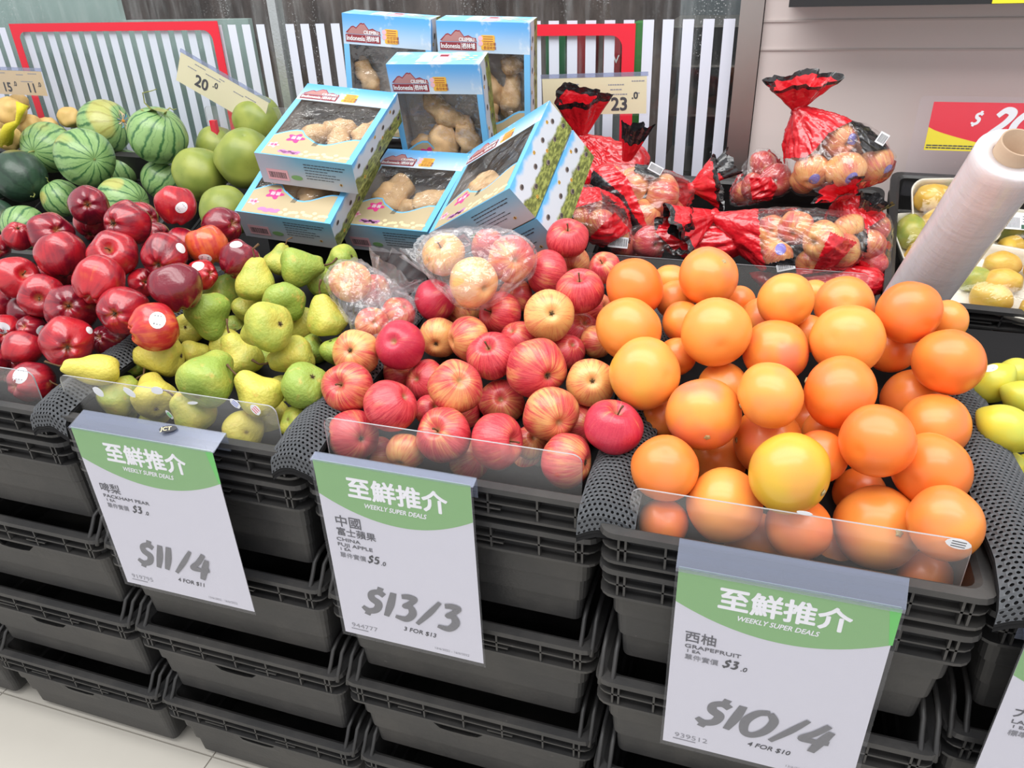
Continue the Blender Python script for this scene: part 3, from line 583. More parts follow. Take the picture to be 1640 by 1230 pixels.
FRUIT={
'bagged':'''347,302,119,331,0,-,0,0,0;405,253,72,269,1,-,0,0,0;362,349,84,281,1,-,0,0,0;426,303,71,278,1,-,0,0,0;481,371,149,348,0,s,5,-51,86
563,288,141,379,0,-,0,0,0;602,348,159,359,0,-,0,0,0;526,451,141,291,1,-,0,0,0''',
'red':'''-248,408,178,356,0,c,64,-72,27;-287,438,131,332,1,c,34,-78,-52;-112,348,170,394,0,c,3,-95,30;-185,460,139,326,1,-,0,0,0;-56,417,186,360,0,n,-2,-37,-93
-370,341,131,263,0,c,57,-20,80;-302,355,138,383,1,-,0,0,0;-182,259,138,407,0,n,24,-19,-95;-250,218,106,368,0,s,90,-23,37;-45,194,128,398,0,n,6,-85,-51
-86,276,139,393,0,s,49,-65,59;-177,193,89,362,0,s,61,-76,22;-105,178,80,396,0,c,64,-62,46;18,165,94,385,0,c,35,-90,26;-44,102,62,382,0,c,72,-69,11
-43,280,90,253,1,c,76,-53,38;1,295,137,367,0,c,36,-92,-16;97,202,126,395,0,n,31,-20,-93;98,137,86,370,0,n,-69,-73,3;41,359,137,360,0,n,32,-14,-94
25,427,149,356,0,n,96,-12,24;107,352,118,341,1,n,-43,-64,-64;60,310,103,254,1,-,0,0,0;-147,104,37,296,0,n,-23,-75,-62;-237,153,37,248,1,-,0,0,0
-189,162,40,240,1,-,0,0,0;-419,329,110,236,1,-,0,0,0;-101,64,3,330,0,n,-15,-97,21;-215,99,6,219,1,-,0,0,0;-41,172,32,268,1,-,0,0,0
-255,216,40,308,2,-,0,0,0;-315,212,46,308,2,-,0,0,0;-226,136,-28,308,2,-,0,0,0;-136,431,114,308,2,-,0,0,0;-38,388,121,308,2,-,0,0,0
-251,290,80,308,2,-,0,0,0;-370,273,73,308,2,-,0,0,0;-52,228,25,308,2,-,0,0,0''',
'pear':'''33,71,39,236,0,s,-68,-63,37;158,316,94,336,0,s,-6,34,94;208,373,104,345,0,s,85,53,-2;247,452,91,286,1,c,89,-3,46;125,434,86,264,1,s,29,52,80
108,245,65,368,0,s,21,-35,-91;55,348,49,311,1,s,31,40,86;232,283,82,351,0,c,53,-84,-11;273,174,88,383,0,c,90,-19,39;120,326,39,241,1,s,53,67,52
219,415,63,267,1,-,0,0,0;316,269,65,322,0,s,-28,24,93;238,314,28,288,2,-,0,0,0;91,316,-4,288,2,-,0,0,0;58,251,28,272,1,c,31,-79,52
76,159,24,341,0,c,90,42,-10;12,162,4,259,1,s,-37,-89,27;91,208,8,211,1,s,76,65,-5;225,79,43,396,0,n,6,-92,-39;43,81,-13,310,0,s,43,77,46
106,91,-8,338,1,c,65,-70,-29;193,199,15,339,1,s,-42,15,89;126,248,4,288,2,-,0,0,0;290,204,28,326,0,s,-75,-66,-7;296,98,18,328,0,s,-68,-11,73
362,114,32,354,0,c,66,-15,74;285,258,12,250,1,c,75,44,50;341,239,25,231,1,c,-21,-12,97;348,101,-23,245,1,-,0,0,0;190,73,-18,320,1,s,-62,-7,78
269,75,-33,298,1,-,0,0,0;-37,84,-21,247,1,s,-66,-39,64;280,134,-44,288,2,-,0,0,0;85,101,-65,288,2,-,0,0,0;29,95,-70,288,2,-,0,0,0
56,400,20,288,2,-,0,0,0;184,250,-19,288,2,-,0,0,0;265,188,-32,288,2,-,0,0,0''',
'fuji':'''661,458,160,345,0,s,21,-42,88;662,491,105,309,1,-,0,0,0;644,394,124,358,0,-,0,0,0;712,338,122,359,0,s,3,-35,94;725,449,118,263,1,s,-17,-55,82
683,270,109,373,0,c,36,-79,50;709,350,54,289,1,-,0,0,0;709,276,52,258,1,-,0,0,0;744,311,54,246,1,-,0,0,0;765,182,58,331,0,c,24,-80,55
690,181,70,420,0,c,71,-70,8;634,273,63,301,1,-,0,0,0;617,206,68,359,0,s,-7,-53,84;592,317,82,344,0,s,-55,-72,41;564,249,68,333,0,n,-72,-69,8
507,273,52,321,1,c,15,-99,2;480,192,75,358,0,-,0,0,0;474,342,82,352,1,-,0,0,0;414,180,60,346,0,c,10,-80,59;433,114,41,367,0,s,-4,-77,63
514,84,40,368,0,n,78,8,62;514,198,18,318,1,-,0,0,0;590,129,56,369,0,-,0,0,0;633,190,3,332,1,-,0,0,0;726,119,40,373,0,-,0,0,0
812,98,46,371,0,s,25,-2,97;761,66,9,352,0,c,98,-13,12;668,68,20,367,0,s,93,-21,29;594,68,16,369,0,s,-9,-62,78;460,67,-6,359,0,c,79,-54,30
540,60,-14,264,1,-,0,0,0;541,143,3,224,1,-,0,0,0;696,124,-12,232,1,-,0,0,0;756,161,0,292,2,-,0,0,0;596,378,87,281,1,-,0,0,0
507,381,46,292,2,-,0,0,0;721,405,65,292,2,-,0,0,0;476,99,-59,292,2,-,0,0,0;616,98,-38,292,2,-,0,0,0;686,135,-61,292,2,-,0,0,0
574,177,-16,292,2,-,0,0,0;460,223,10,292,2,-,0,0,0''',
'grape':'''894,349,156,425,0,c,53,-36,77;794,330,138,429,0,-,0,0,0;801,247,111,453,0,-,0,0,0;838,168,88,467,0,n,72,-60,35;918,224,130,450,0,n,23,-97,0
834,426,112,283,1,-,0,0,0;848,372,107,289,1,c,30,-93,19;869,309,100,313,1,-,0,0,0;869,248,77,266,1,-,0,0,0;975,354,99,326,1,-,0,0,0
939,396,103,237,1,-,0,0,0;1000,310,146,373,0,-,0,0,0;1041,407,119,228,1,-,0,0,0;1078,359,127,396,0,-,0,0,0;1150,310,144,404,0,-,0,0,0
1206,353,121,264,1,-,0,0,0;1196,254,107,419,0,-,0,0,0;1146,342,77,346,1,-,0,0,0;1077,253,124,447,0,-,0,0,0;1035,323,96,261,1,-,0,0,0
994,247,101,416,0,n,13,-74,66;934,219,55,327,1,-,0,0,0;991,130,100,396,0,c,-88,-24,-41;1070,172,92,441,0,c,-97,17,19;917,132,61,455,0,c,22,-96,-18
1175,284,34,408,1,-,0,0,0;1186,204,42,420,0,-,0,0,0;1109,99,75,407,0,-,0,0,0;997,160,17,443,1,c,-93,-35,11;1020,47,51,459,0,c,85,-51,-12
883,49,31,394,0,n,7,-36,93;1056,117,33,312,1,-,0,0,0;1053,267,-13,388,2,-,0,0,0;1176,121,32,434,0,-,0,0,0;1115,162,-43,327,1,-,0,0,0
955,48,-8,439,0,-,0,0,0;888,32,-36,297,1,-,0,0,0;1040,54,-28,373,1,-,0,0,0;1127,83,-31,487,0,c,36,-78,51;1181,41,20,400,0,-,0,0,0
1186,68,-80,308,1,-,0,0,0;1090,109,-105,388,2,-,0,0,0;862,177,20,270,1,-,0,0,0;938,181,-35,388,2,-,0,0,0;1075,199,15,388,2,-,0,0,0
997,83,-83,388,2,-,0,0,0''',
'lemon':'''1273,328,48,242,0,s,-58,-24,-78;1304,360,49,213,0,-,0,0,0;1301,292,49,224,0,-,0,0,0;1267,218,44,278,0,s,-85,42,31;1281,218,-9,196,1,-,0,0,0
1285,180,-22,211,1,-,0,0,0;1283,130,-2,219,0,a,-50,-46,74;1321,279,-7,224,2,-,0,0,0;1314,238,-23,224,2,-,0,0,0;1281,144,-44,224,2,-,0,0,0''',
'melon':'''-808,960,117,765,0,c,89,-44,9;-634,1055,162,770,0,s,57,2,82;-929,1180,155,748,1,c,97,-8,25;-1053,1074,111,729,1,s,21,-97,8;-913,1200,30,546,2,s,-17,-14,98
-670,1071,36,574,1,s,50,60,62;-659,895,21,655,1,c,99,4,12;-917,942,6,527,1,s,-36,-14,92;-887,778,-22,570,1,n,15,-97,-19''',
'dark':'''-1020,924,67,700,0,s,77,-26,-58;-1141,941,52,553,0,c,87,-46,-17;-1016,808,-19,537,1,-,0,0,0''',
'pomelo':'''-414,1204,179,667,1,n,50,-35,79;-320,993,128,767,0,s,41,-42,81;-453,967,86,677,0,n,42,-11,90;-274,816,42,623,0,-,0,0,0;-571,1210,102,600,2,-,0,0,0''',
'potato':'''-1172,1090,210,383,0,-,0,0,0;-1168,1136,158,327,0,-,0,0,0;-1045,1170,178,298,0,-,0,0,0;-1162,1195,146,280,1,-,0,0,0;-1145,1034,142,333,0,-,0,0,0
-1311,1141,147,301,1,-,0,0,0;-1302,1244,205,257,1,-,0,0,0''',
}
# ---------------------------------------------------------------- fruit meshes (unit radius, stem end at +Z)
def lathe_mesh(name, mat, prof, lobes=None, seed=0, rough=.03, nr=26, ns=36, bend=0.):
    rows = []; sd = seed*13.7
    for i in range(nr+1):
        t = PI*i/nr; row = []
        for j in range(ns):
            a = 2*PI*j/ns; r, z = prof(t)
            if lobes: r, z = lobes(t, a, r, z)
            d = 1+rough*noise.noise(Vector((math.cos(a)*r*1.3+sd, math.sin(a)*r*1.3, z*1.3)))*1.6
            row.append((r*math.cos(a)*d+bend*z*z, r*math.sin(a)*d, z*d))
        rows.append(row)
    b = MB(); b.grid(list(reversed(rows)), True); return b.mesh(name, mat, True)
def p_fuji(t): 
    s, c = math.sin(t), math.cos(t)
    return s*(1.0+.05*c), .88*c-.40*math.exp(-(s/.24)**2)*(1 if c > 0 else 0)+.24*math.exp(-(s/.22)**2)*(1 if c < 0 else 0)
def p_red(t):
    s, c = math.sin(t), math.cos(t)
    return s*(1.0+.11*c-.04*c*c), 1.0*c-.38*math.exp(-(s/.27)**2)*(1 if c > 0 else 0)+.26*math.exp(-(s/.24)**2)*(1 if c < 0 else 0)
def l_red(t, a, r, z):
    c = math.cos(t); s = math.sin(t); k = max(0, -c)**1.5; q = math.cos(5*a)
    return r*(1+.035*k*q+.012*q), z-.06*k*q*math.exp(-((s-.42)/.3)**2)
def p_pear(t):
    s, c = math.sin(t), math.cos(t); u = (1-c)/2           # u 0 at neck tip, 1 at base
    z = 1.36-2.27*u**.95
    key = [(0, 0), (.015, .20), (.05, .36), (.12, .48), (.22, .58), (.34, .72), (.46, .87), (.58, .97), (.68, 1.0), (.80, .94), (.90, .74), (.97, .42), (1, 0)]
    for (a, ra), (b, rb) in zip(key, key[1:]):
        if a <= u <= b: f = (u-a)/(b-a); r = ra+(rb-ra)*f; break
    z += .10*math.exp(-(r/.22)**2)*(1 if u > .8 else 0)-.07*math.exp(-(r/.16)**2)*(1 if u < .2 else 0)
    return r, z
def p_grape(t):
    s, c = math.sin(t), math.cos(t); return s, .93*c-.03*math.exp(-(s/.16)**2)*(1 if c > 0 else -1)
def p_round(h):
    return lambda t: (math.sin(t), h*math.cos(t)-.05*math.exp(-(math.sin(t)/.14)**2)*(1 if math.cos(t) > 0 else -1))
def p_pomelo(t): s, c = math.sin(t), math.cos(t); return s*(1-.12*max(0, c)), 1.0*c+.04*max(0, c)**3-.04*math.exp(-(s/.1)**2)*(1 if c > 0 else 0)
def p_lemon(t): s, c = math.sin(t), math.cos(t); return s*.98, 1.15*c+.20*math.copysign(abs(c)**12, c)
def smooth_pear(me):
    bm = bmesh.new(); bm.from_mesh(me)
    for _ in range(2): bmesh.ops.smooth_vert(bm, verts=bm.verts, factor=.5, use_axis_x=True, use_axis_y=True, use_axis_z=True)
    bm.to_mesh(me); bm.free(); return me
FM = {'fuji': [lathe_mesh('fuji_apple', M['fuji'], p_fuji, None, s, .05) for s in range(4)],
      'red': [lathe_mesh('red_apple', M['red'], p_red, l_red, s, .07) for s in range(4)],
      'pear': [smooth_pear(lathe_mesh('pear', M['pear'], p_pear, None, s, .10, 30, 32, b)) for s, b in ((0, .03), (1, -.05), (2, .07), (3, .0))],
      'grape': [lathe_mesh('grapefruit', M['grape'], p_grape, None, s, .025) for s in range(3)],
      'lemon': [lathe_mesh('lemon', M['lemon'], p_lemon, None, s, .03) for s in range(2)],
      'melon': [lathe_mesh('watermelon', M['melon'], p_round(.96), None, s, .03, 32, 48) for s in range(2)], 'dark': [lathe_mesh('watermelon', M['darkmelon'], p_round(1.04), None, 3, .02, 32, 48)],
      'pomelo': [lathe_mesh('pomelo', M['pomelo'], p_pomelo, None, s, .05, 30, 40) for s in range(2)], 'potato': [lathe_mesh('potato', M['potato'], p_round(1.12), None, s, .14) for s in range(3)]}
FM['bagged'] = FM['fuji']; 
stem_apple = MB().tube([(0, 0, .42), (.01, .0, .58), (.03, .01, .78), (.07, .02, .93)], [.035, .028, .028, .045], 6).mesh('stem', M['stem'], True)
stem_red = MB().tube([(0, 0, .60), (.01, .0, .75), (.04, .01, .92), (.09, .02, 1.02)], [.035, .028, .028, .045], 6).mesh('stem', M['stem'], True)
stem_pear = [MB().tube([(0, 0, 1.15), (.01, .0, 1.40), (.08, .03, 1.66), (.2*b, .05, 1.92)], [.075, .05, .042, .07], 6).mesh('stem', M['stem'], True) for b in (1, -1.2, 2)]
def star_mesh(z, r, m, n=5, h=.05):
    b = MB()
    for k in range(n):
        a = 2*PI*k/n; a2 = a+.5
        b.add([(r*.25*math.cos(a-.5), r*.25*math.sin(a-.5), z), (r*.25*math.cos(a+.5), r*.25*math.sin(a+.5), z), (r*math.cos(a), r*math.sin(a), z-h), (r*.35*math.cos(a), r*.35*math.sin(a), z-h*1.4)], [(0, 3, 2), (3, 1, 2), (0, 1, 3)])
    b.tube([(0, 0, z+.05), (0, 0, z-h*1.1)], [r*.42, r*.22], 8); return b.mesh('calyx', m)
cal = {'fuji': star_mesh(-.655, .13, M['calyx'], 5, .06), 'red': star_mesh(-.80, .14, M['calyx'], 5, .07), 'pear': star_mesh(-.80, .13, M['calyx'], 5, .06),
       'grape': MB().add(*(lambda: ([(.085*(1+.25*math.cos(5*a_))*math.cos(a_), .085*(1+.25*math.cos(5*a_))*math.sin(a_), -.90) for a_ in [2*PI*k/20 for k in range(20)]]+[(.055*math.cos(2*PI*k/20), .055*math.sin(2*PI*k/20), -.935) for k in range(20)]+[(0, 0, -.915)],
              [(k, 20+k, 20+(k+1) % 20, (k+1) % 20) for k in range(20)]+[(20+k, 40, 20+(k+1) % 20) for k in range(20)]))()).mesh('stem_button', M['button'], True),
       'melon': star_mesh(-.925, .07, M['vine'], 7, .02), 'dark': star_mesh(-.99, .07, M['vine'], 7, .02)}
vine = MB().tube([(0, 0, .86), (.02, 0, 1.05), (.12, .04, 1.15), (.22, .0, 1.12), (.30, -.06, 1.22)], [.045, .03, .026, .022, .012], 6).mesh('stem', M['vine'], True)
PARAM = {'red': {0: .15, 1: .35, 2: .35, 3: .25, 4: .75, 5: .5, 6: .3, 7: .55, 8: .7, 9: .7, 10: .6, 11: .55, 12: .25, 13: .5, 14: .6, 15: .5, 16: .35, 17: .05, 18: 1.0, 19: 1.25, 20: .15, 21: .15, 22: .8, 23: .6, 24: .6, 29: .1, 30: .1},
  'fuji': {0: .12, 1: .6, 2: .12, 3: .15, 4: .3, 5: .88, 6: .25, 7: .1, 8: .6, 9: .85, 10: .28, 11: .15, 12: .15, 13: .12, 14: .5, 15: .72, 16: -.1, 17: .0, 18: .7, 19: .3, 20: .05, 21: .15, 22: .42, 23: .3, 24: .48, 25: .0, 26: .35, 27: .2, 28: .22, 29: .2, 30: .7, 31: .2},
  'bagged': {0: .7, 1: .5, 2: .4, 3: .3, 4: 1.1, 5: 1.0, 6: .45, 7: .3},
  'grape': {0: .38, 1: .05, 2: .42, 3: .80, 4: .55, 5: .5, 6: .5, 7: .25, 8: .3, 9: .5, 10: .2, 11: .55, 12: .55, 13: .45, 14: .05, 15: .45, 16: .15, 17: .3, 18: .6, 19: .4, 20: .4, 21: .55, 22: .62, 23: .15, 24: .45, 25: .35, 26: .2, 27: -.2, 28: .35, 29: 1.15, 30: .1, 31: .0, 32: .1, 33: .15, 34: .0, 35: .5, 36: .15, 37: .2, 38: .45, 39: .2, 40: .1},
  'pear': {0: 1.0, 1: .55, 2: .15, 3: .2, 4: .5, 5: .05, 6: .2, 7: .1, 8: .45, 9: .55, 10: .2, 11: .55, 12: .6, 13: .3, 14: .7, 15: .85, 16: .3, 17: .8, 18: .2, 19: .45, 20: .95, 21: .6, 22: .6, 23: .65, 24: .75, 25: -.05, 26: .15, 27: .2, 28: .5, 29: .6, 30: .9, 31: .9, 32: .7}}
PINK = {0: .8, 9: .8, 20: 1., 24: 1., 28: .9, 30: .2, 4: .1, 2: .2}
def rad_off(g): return {'pear': 0}.get(g, 0)
rows_out = {}
def orient(axis, spin):
    z = axis.normalized(); x = z.orthogonal().normalized(); y = z.cross(x)
    m = Matrix((x, y, z)).transposed().to_4x4(); return m @ Matrix.Rotation(spin, 4, 'Z')
KIND = {'fuji': ('fuji_apple', 'apple'), 'bagged': ('fuji_apple', 'apple'), 'red': ('red_apple', 'apple'), 'pear': ('pear', 'pear'), 'grape': ('grapefruit', 'grapefruit'), 'lemon': ('lemon', 'lemon'),
        'melon': ('watermelon', 'watermelon'), 'dark': ('watermelon', 'watermelon'), 'pomelo': ('pomelo', 'pomelo'), 'potato': ('potato', 'potato')}
OB = {}
for g, txt in FRUIT.items():
    for i, rec in enumerate(txt.replace('\n', ';').split(';')):
        f = rec.split(','); p = Vector([int(q)/1e3 for q in f[:3]]); R = int(f[3])/1e4; lay = int(f[4]); typ = f[5]; ax = Vector([int(q)/100 for q in f[6:9]])
        rnd = random.Random(hash((len(g), i, 5))); away = (p-EYE).normalized()
        if typ == '-':
            ax = (away*.9+Vector((rnd.uniform(-1, 1), rnd.uniform(-1, 1), rnd.uniform(-1, 1)))*.9); axis = ax
            if g in ('pear',): axis = (away+Vector((rnd.uniform(-1, 1), rnd.uniform(-.2, .6), rnd.uniform(-.6, .2)))*.8)
            if g in ('potato', 'lemon'): axis = Vector((rnd.uniform(-1, 1), rnd.uniform(-.5, .5), rnd.uniform(-.4, .4)))
        elif typ in 's': axis = ax
        elif typ in 'ca': axis = -ax
        else: axis = -ax if g != 'grape' else ax
        if axis.length < .1: axis = Vector((0, 0, 1))
        mesh = FM[g][i % len(FM[g])] if not (g == 'lemon' and typ == 'a') else FM['fuji'][0]
        s = Vector((R, R, R)) if (g, i) != ('pear', 0) else Vector((R*1.05, R*1.05, R*1.5))
        m = Matrix.Translation(p) @ orient(axis, rnd.uniform(0, 6.28)) @ Matrix.Diagonal((*s, 1))
        o = link(KIND[g][0], mesh, None, m); OB[(g, i)] = o
        col = PARAM.get(g, {}).get(i, .4 if g != 'red' else .35)
        o.color = (max(0, col) if g != 'red' else col, (PINK.get(i, .35) if g == 'grape' else (.75 if g == 'fuji' and col <= 0 else 0.)), 0, 1)
        if g == 'lemon' and typ == 'a': o.color = (.75, 0, 0, 1)
        o['_i'] = i; o['_lay'] = lay; o['_typ'] = typ
        if g in ('fuji', 'bagged', 'red') and typ in 's' and lay < 2: link('stem', stem_red if g == 'red' else stem_apple, o)
        if g == 'pear' and typ == 's': link('stem', stem_pear[i % 3], o)
        if typ == 'c' and g in cal: link('calyx' if g != 'grape' else 'stem_button', cal[g], o)
        if g in ('melon', 'dark') and typ == 's' and i in (0, 1, 3, 5, 7): link('stem', vine, o)
# ------------- labels: what it looks like, then where it lies in its heap
def colour_word(g, i, c):
    if g == 'red': return 'near-black crimson' if c < .18 else 'deep crimson' if c < .4 else 'bright red' if c < .9 else 'orange-flushed red'
    if g in ('fuji', 'bagged'): return 'magenta-red' if c <= .02 else 'pink-red' if c < .25 else 'pink streaked' if c < .5 else 'yellow and pink streaked' if c < .8 else 'yellow'
    if g == 'grape': return 'deep orange' if c < .25 else 'orange' if c < .42 else 'yellow-orange' if c < .75 else 'yellow'
    if g == 'pear': return 'green' if c < .25 else 'green-yellow' if c < .5 else 'yellow-green' if c < .75 else 'yellow'
    return {'lemon': 'yellow', 'melon': 'striped green', 'dark': 'dark green', 'pomelo': 'pale green', 'potato': 'tan'}[g]
NOUN = {'red': 'red delicious apple', 'fuji': 'fuji apple', 'bagged': 'fuji apple inside a clear bag', 'grape': 'grapefruit', 'pear': 'pear', 'lemon': 'lemon', 'melon': 'watermelon', 'dark': 'watermelon', 'pomelo': 'pomelo', 'potato': 'potato'}
NUM = ['first', 'second', 'third', 'fourth', 'fifth', 'sixth', 'seventh', 'eighth', 'ninth', 'tenth', 'eleventh', 'twelfth', 'thirteenth', 'fourteenth']
GRP = {'red': 'red delicious apples heaped in their crate', 'fuji': 'fuji apples heaped in their crate', 'bagged': 'fuji apples in thin clear bags', 'grape': 'grapefruits heaped in their crate', 'pear': 'pears heaped in their crate', 'lemon': 'lemons in the crate beside the grapefruits',
       'melon': 'striped watermelons in the rear crate', 'dark': 'dark watermelons in the rear crate', 'pomelo': 'pomelos in the rear crate', 'potato': 'potatoes behind the watermelons'}
for g in FRUIT:
    it = [o for (gg, _), o in OB.items() if gg == g]; vis = [o for o in it if o['_lay'] < 2]
    vis.sort(key=lambda o: to_px(o.matrix_world.translation if False else o.location)[1]); nrow = max(1, min(8, round(len(vis)/5)))
    for o in it:
        o['group'] = GRP[g]; o['category'] = KIND[g][1]
    per = math.ceil(len(vis)/nrow)
    for r in range(nrow):
        row = sorted(vis[r*per:(r+1)*per], key=lambda o: to_px(o.location)[0])
        rn = ('rear' if r == 0 else 'front' if r == nrow-1 else NUM[r]) + ' row'
        for k_, o in enumerate(row):
            i = o['_i']; cw = colour_word(g, i, PARAM.get(g, {}).get(i, .4)); noun = NOUN[g]
            if g == 'lemon' and o['_typ'] == 'a': noun = 'apple with orange flush'; cw = 'stray'; o['category'] = 'apple'; o.name = 'stray_apple'
            feat = {'s': ' showing its stem end', 'c': ' showing its blossom end'}.get(o['_typ'], '') if g != 'bagged' else ''
            o['label'] = '%s %s%s, %s from left in %s' % (cw, noun, feat, NUM[k_], rn)
    seen_ = set()
    for o in it:
        if o['_lay'] == 2:
            x, y = to_px(o.location); near = sorted(vis, key=lambda q: (to_px(q.location)[0]-x)**2+(to_px(q.location)[1]-y)**2)
            for q in near:
                pos = q['label'].split(', ')[-1]; up_ = 'below' if to_px(q.location)[1] < y else 'above'; lb = 'nearly hidden %s %s the one %s' % (NOUN[g].replace(' delicious', ''), up_, pos)
                if lb not in seen_: break
            seen_.add(lb); o['label'] = lb
    for o in it:
        for q in ('_i', '_lay', '_typ'): del o[q]
bpy.context.view_layer.update()
# ------------- oval stickers that follow the skin
def sticker(o, px, py, rad, m=None, col=None, ang=0., asp=1.15, name='fruit_sticker'):
    inv = o.matrix_world.inverted(); v = ray(px, py)
    a = inv @ EYE; d = (inv.to_3x3() @ v).normalized()
    hit, loc, nrm, _ = o.ray_cast(a, d)
    if not hit: return
    R = o.matrix_world.to_scale().x; r = rad/R; t = nrm.orthogonal().normalized(); b = nrm.cross(t); c0, s0 = math.cos(ang), math.sin(ang); t, b = t*c0+b*s0, b*c0-t*s0
    mb = MB(); rings = []
    for q in (0.001, .35, .7, 1.):
        row = []
        for k_ in range(16):
            an = 2*PI*k_/16; p = loc+(t*math.cos(an)*asp+b*math.sin(an))*r*q
            h2, l2, n2, _ = o.ray_cast(p+nrm*.5, -nrm)
            row.append(tuple((l2 if h2 else p)+nrm*.012))
        rings.append(row)
    mb.grid(rings[:3], True); mb.mi = 1 if col else 0; 
    if col: mb.mi = 0; mb2 = rings[2:]
    mb.grid(rings[2:], True)
    if col:
        mb.mi = 1
        for q in (-.35, 0, .35):
            pts = []
            for u in (-.55, .55): pts.append((u, q-.07))
            for u in (.55, -.55): pts.append((u, q+.07))
            P4 = []
            for u, w in pts:
                p = loc+(t*u*asp+b*w)*r; h2, l2, n2, _ = o.ray_cast(p+nrm*.5, -nrm); P4.append(tuple((l2 if h2 else p)+nrm*.017))
            mb.poly(P4)
    mb.build(name, [m or M['sticker'], col or M['ink']], o, True)
S = lambda x, y: (x*480/1640, 270+y*480/1640)
for i, x, y, r, a in ((1, 490, 224, .010, .2), (4, 993, 215, .0095, 0), (16, 990, 435, .0085, .9), (19, 1122, 492, .0095, .3), (21, 1292, 412, .009, 0), (22, 1082, 530, .009, 0), (18, 862, 828, .0115, .3), (24, 218, 890, .008, 0), (25, 228, 885, .008, 0), (24, 15, 868, .009, 0), (27, 108, 1130, .0115, .6), (14, 490, 884, .006, .4)):
    k_ = {18: 18}.get(i, i); sticker(OB[('red', k_)], *S(x, y), r, None, M['ink'] if i in (4, 19, 18, 27) else None, a)
sticker(OB[('red', 24)], *S(15, 868), .009)
sticker(OB[('lemon', 0)], 1440+470*200/647, 580+28*200/647, .008, M['sticker'], M['stickerprint'])
# crinkled teal and gold bow stuck on one melon
for i, (x, y), col in ((2, (672, 662), 'a'),):
    o = OB[('melon', i)]; inv = o.matrix_world.inverted(); h, l, n_, _ = o.ray_cast(inv @ EYE, (inv.to_3x3() @ ray(x*480/1640, y*480/1640)).normalized())
    if h:
        b = MB(); t = n_.orthogonal().normalized(); u = n_.cross(t)
        for k_ in range(8):
            a = 2*PI*k_/8+.2; d = t*math.cos(a)+u*math.sin(a); e = n_.cross(d); b.mi = k_ % 2; ln = random.uniform(.35, .6)
            q = [l+n_*.03, l+d*ln*.5+e*.13+n_*.06, l+d*ln+n_*.02-n_*ln*ln*.35, l+d*ln*.5-e*.13+n_*.05]; b.add(q, [(0, 1, 2), (0, 2, 3)])
        b.mi = 2; b.tube([l+n_*.02, l+n_*.07], [.07, .05], 8)
        b.build('bow_label', [plain('teal_print', (.07, .22, .27), .4), M['tancard'], plain('orange_print', (.65, .28, .04), .4)], o)
# curled dry leaf and tendril on the round melon
o = OB[('melon', 1)]; c = at(905, 612, 1.0) if False else None
b = MB(); base = Vector(o.location)+Vector((.022, -.02, .068))
b.tube([base, base+Vector((-.02, 0, .02)), base+Vector((-.018, .0, .045)), base+Vector((.01, 0, .05)), base+Vector((.03, 0, .055))], [.0025, .002, .0018, .0014, .001], 5)
b.grid([[tuple(base+Vector((x_, w_*.012, .004*math.sin(x_*120)+.003))) for x_ in (-.03, -.012, .01, .03, .045)] for w_ in (-1, 0, 1)])
lf = b.mesh('dried_leaf', M['vine'], True); lf.transform(o.matrix_world.inverted()); link('dried_leaf', lf, o)
# ---------------------------------------------------------------- boxes of sweet potatoes
BOX = {'A': ([0.0316, 0.5522, 0.2523], [[0.994, 0.064, -0.091], [-0.028, 0.933, 0.358], [0.108, -0.353, 0.929]]),
'B': ([0.1917, 0.8683, 0.1339], [[0.999, 0.05, -0.004], [0.016, -0.237, 0.971], [0.048, -0.97, -0.237]]),
'C': ([0.0385, 0.9089, 0.2167], [[0.994, 0.069, -0.08], [0.082, -0.027, 0.996], [0.067, -0.997, -0.032]]),
'D': ([0.2616, 0.9242, 0.1996], [[0.998, 0.056, -0.036], [0.041, -0.08, 0.996], [0.053, -0.995, -0.082]]),
'E': ([0.1513, 0.6136, 0.1045], [[0.999, -0.047, -0.009], [0.047, 0.921, 0.386], [-0.01, -0.386, 0.922]]),
'F': ([0.4053, 0.4881, 0.1414], [[0.839, -0.216, 0.5], [0.013, 0.926, 0.378], [-0.545, -0.311, 0.779]]),
'H': ([-0.0073, 0.5113, 0.1505], [[0.994, 0.068, -0.089], [-0.023, 0.902, 0.43], [0.11, -0.425, 0.898]])}
BW, BL, BD = .1975, .2491, .0657
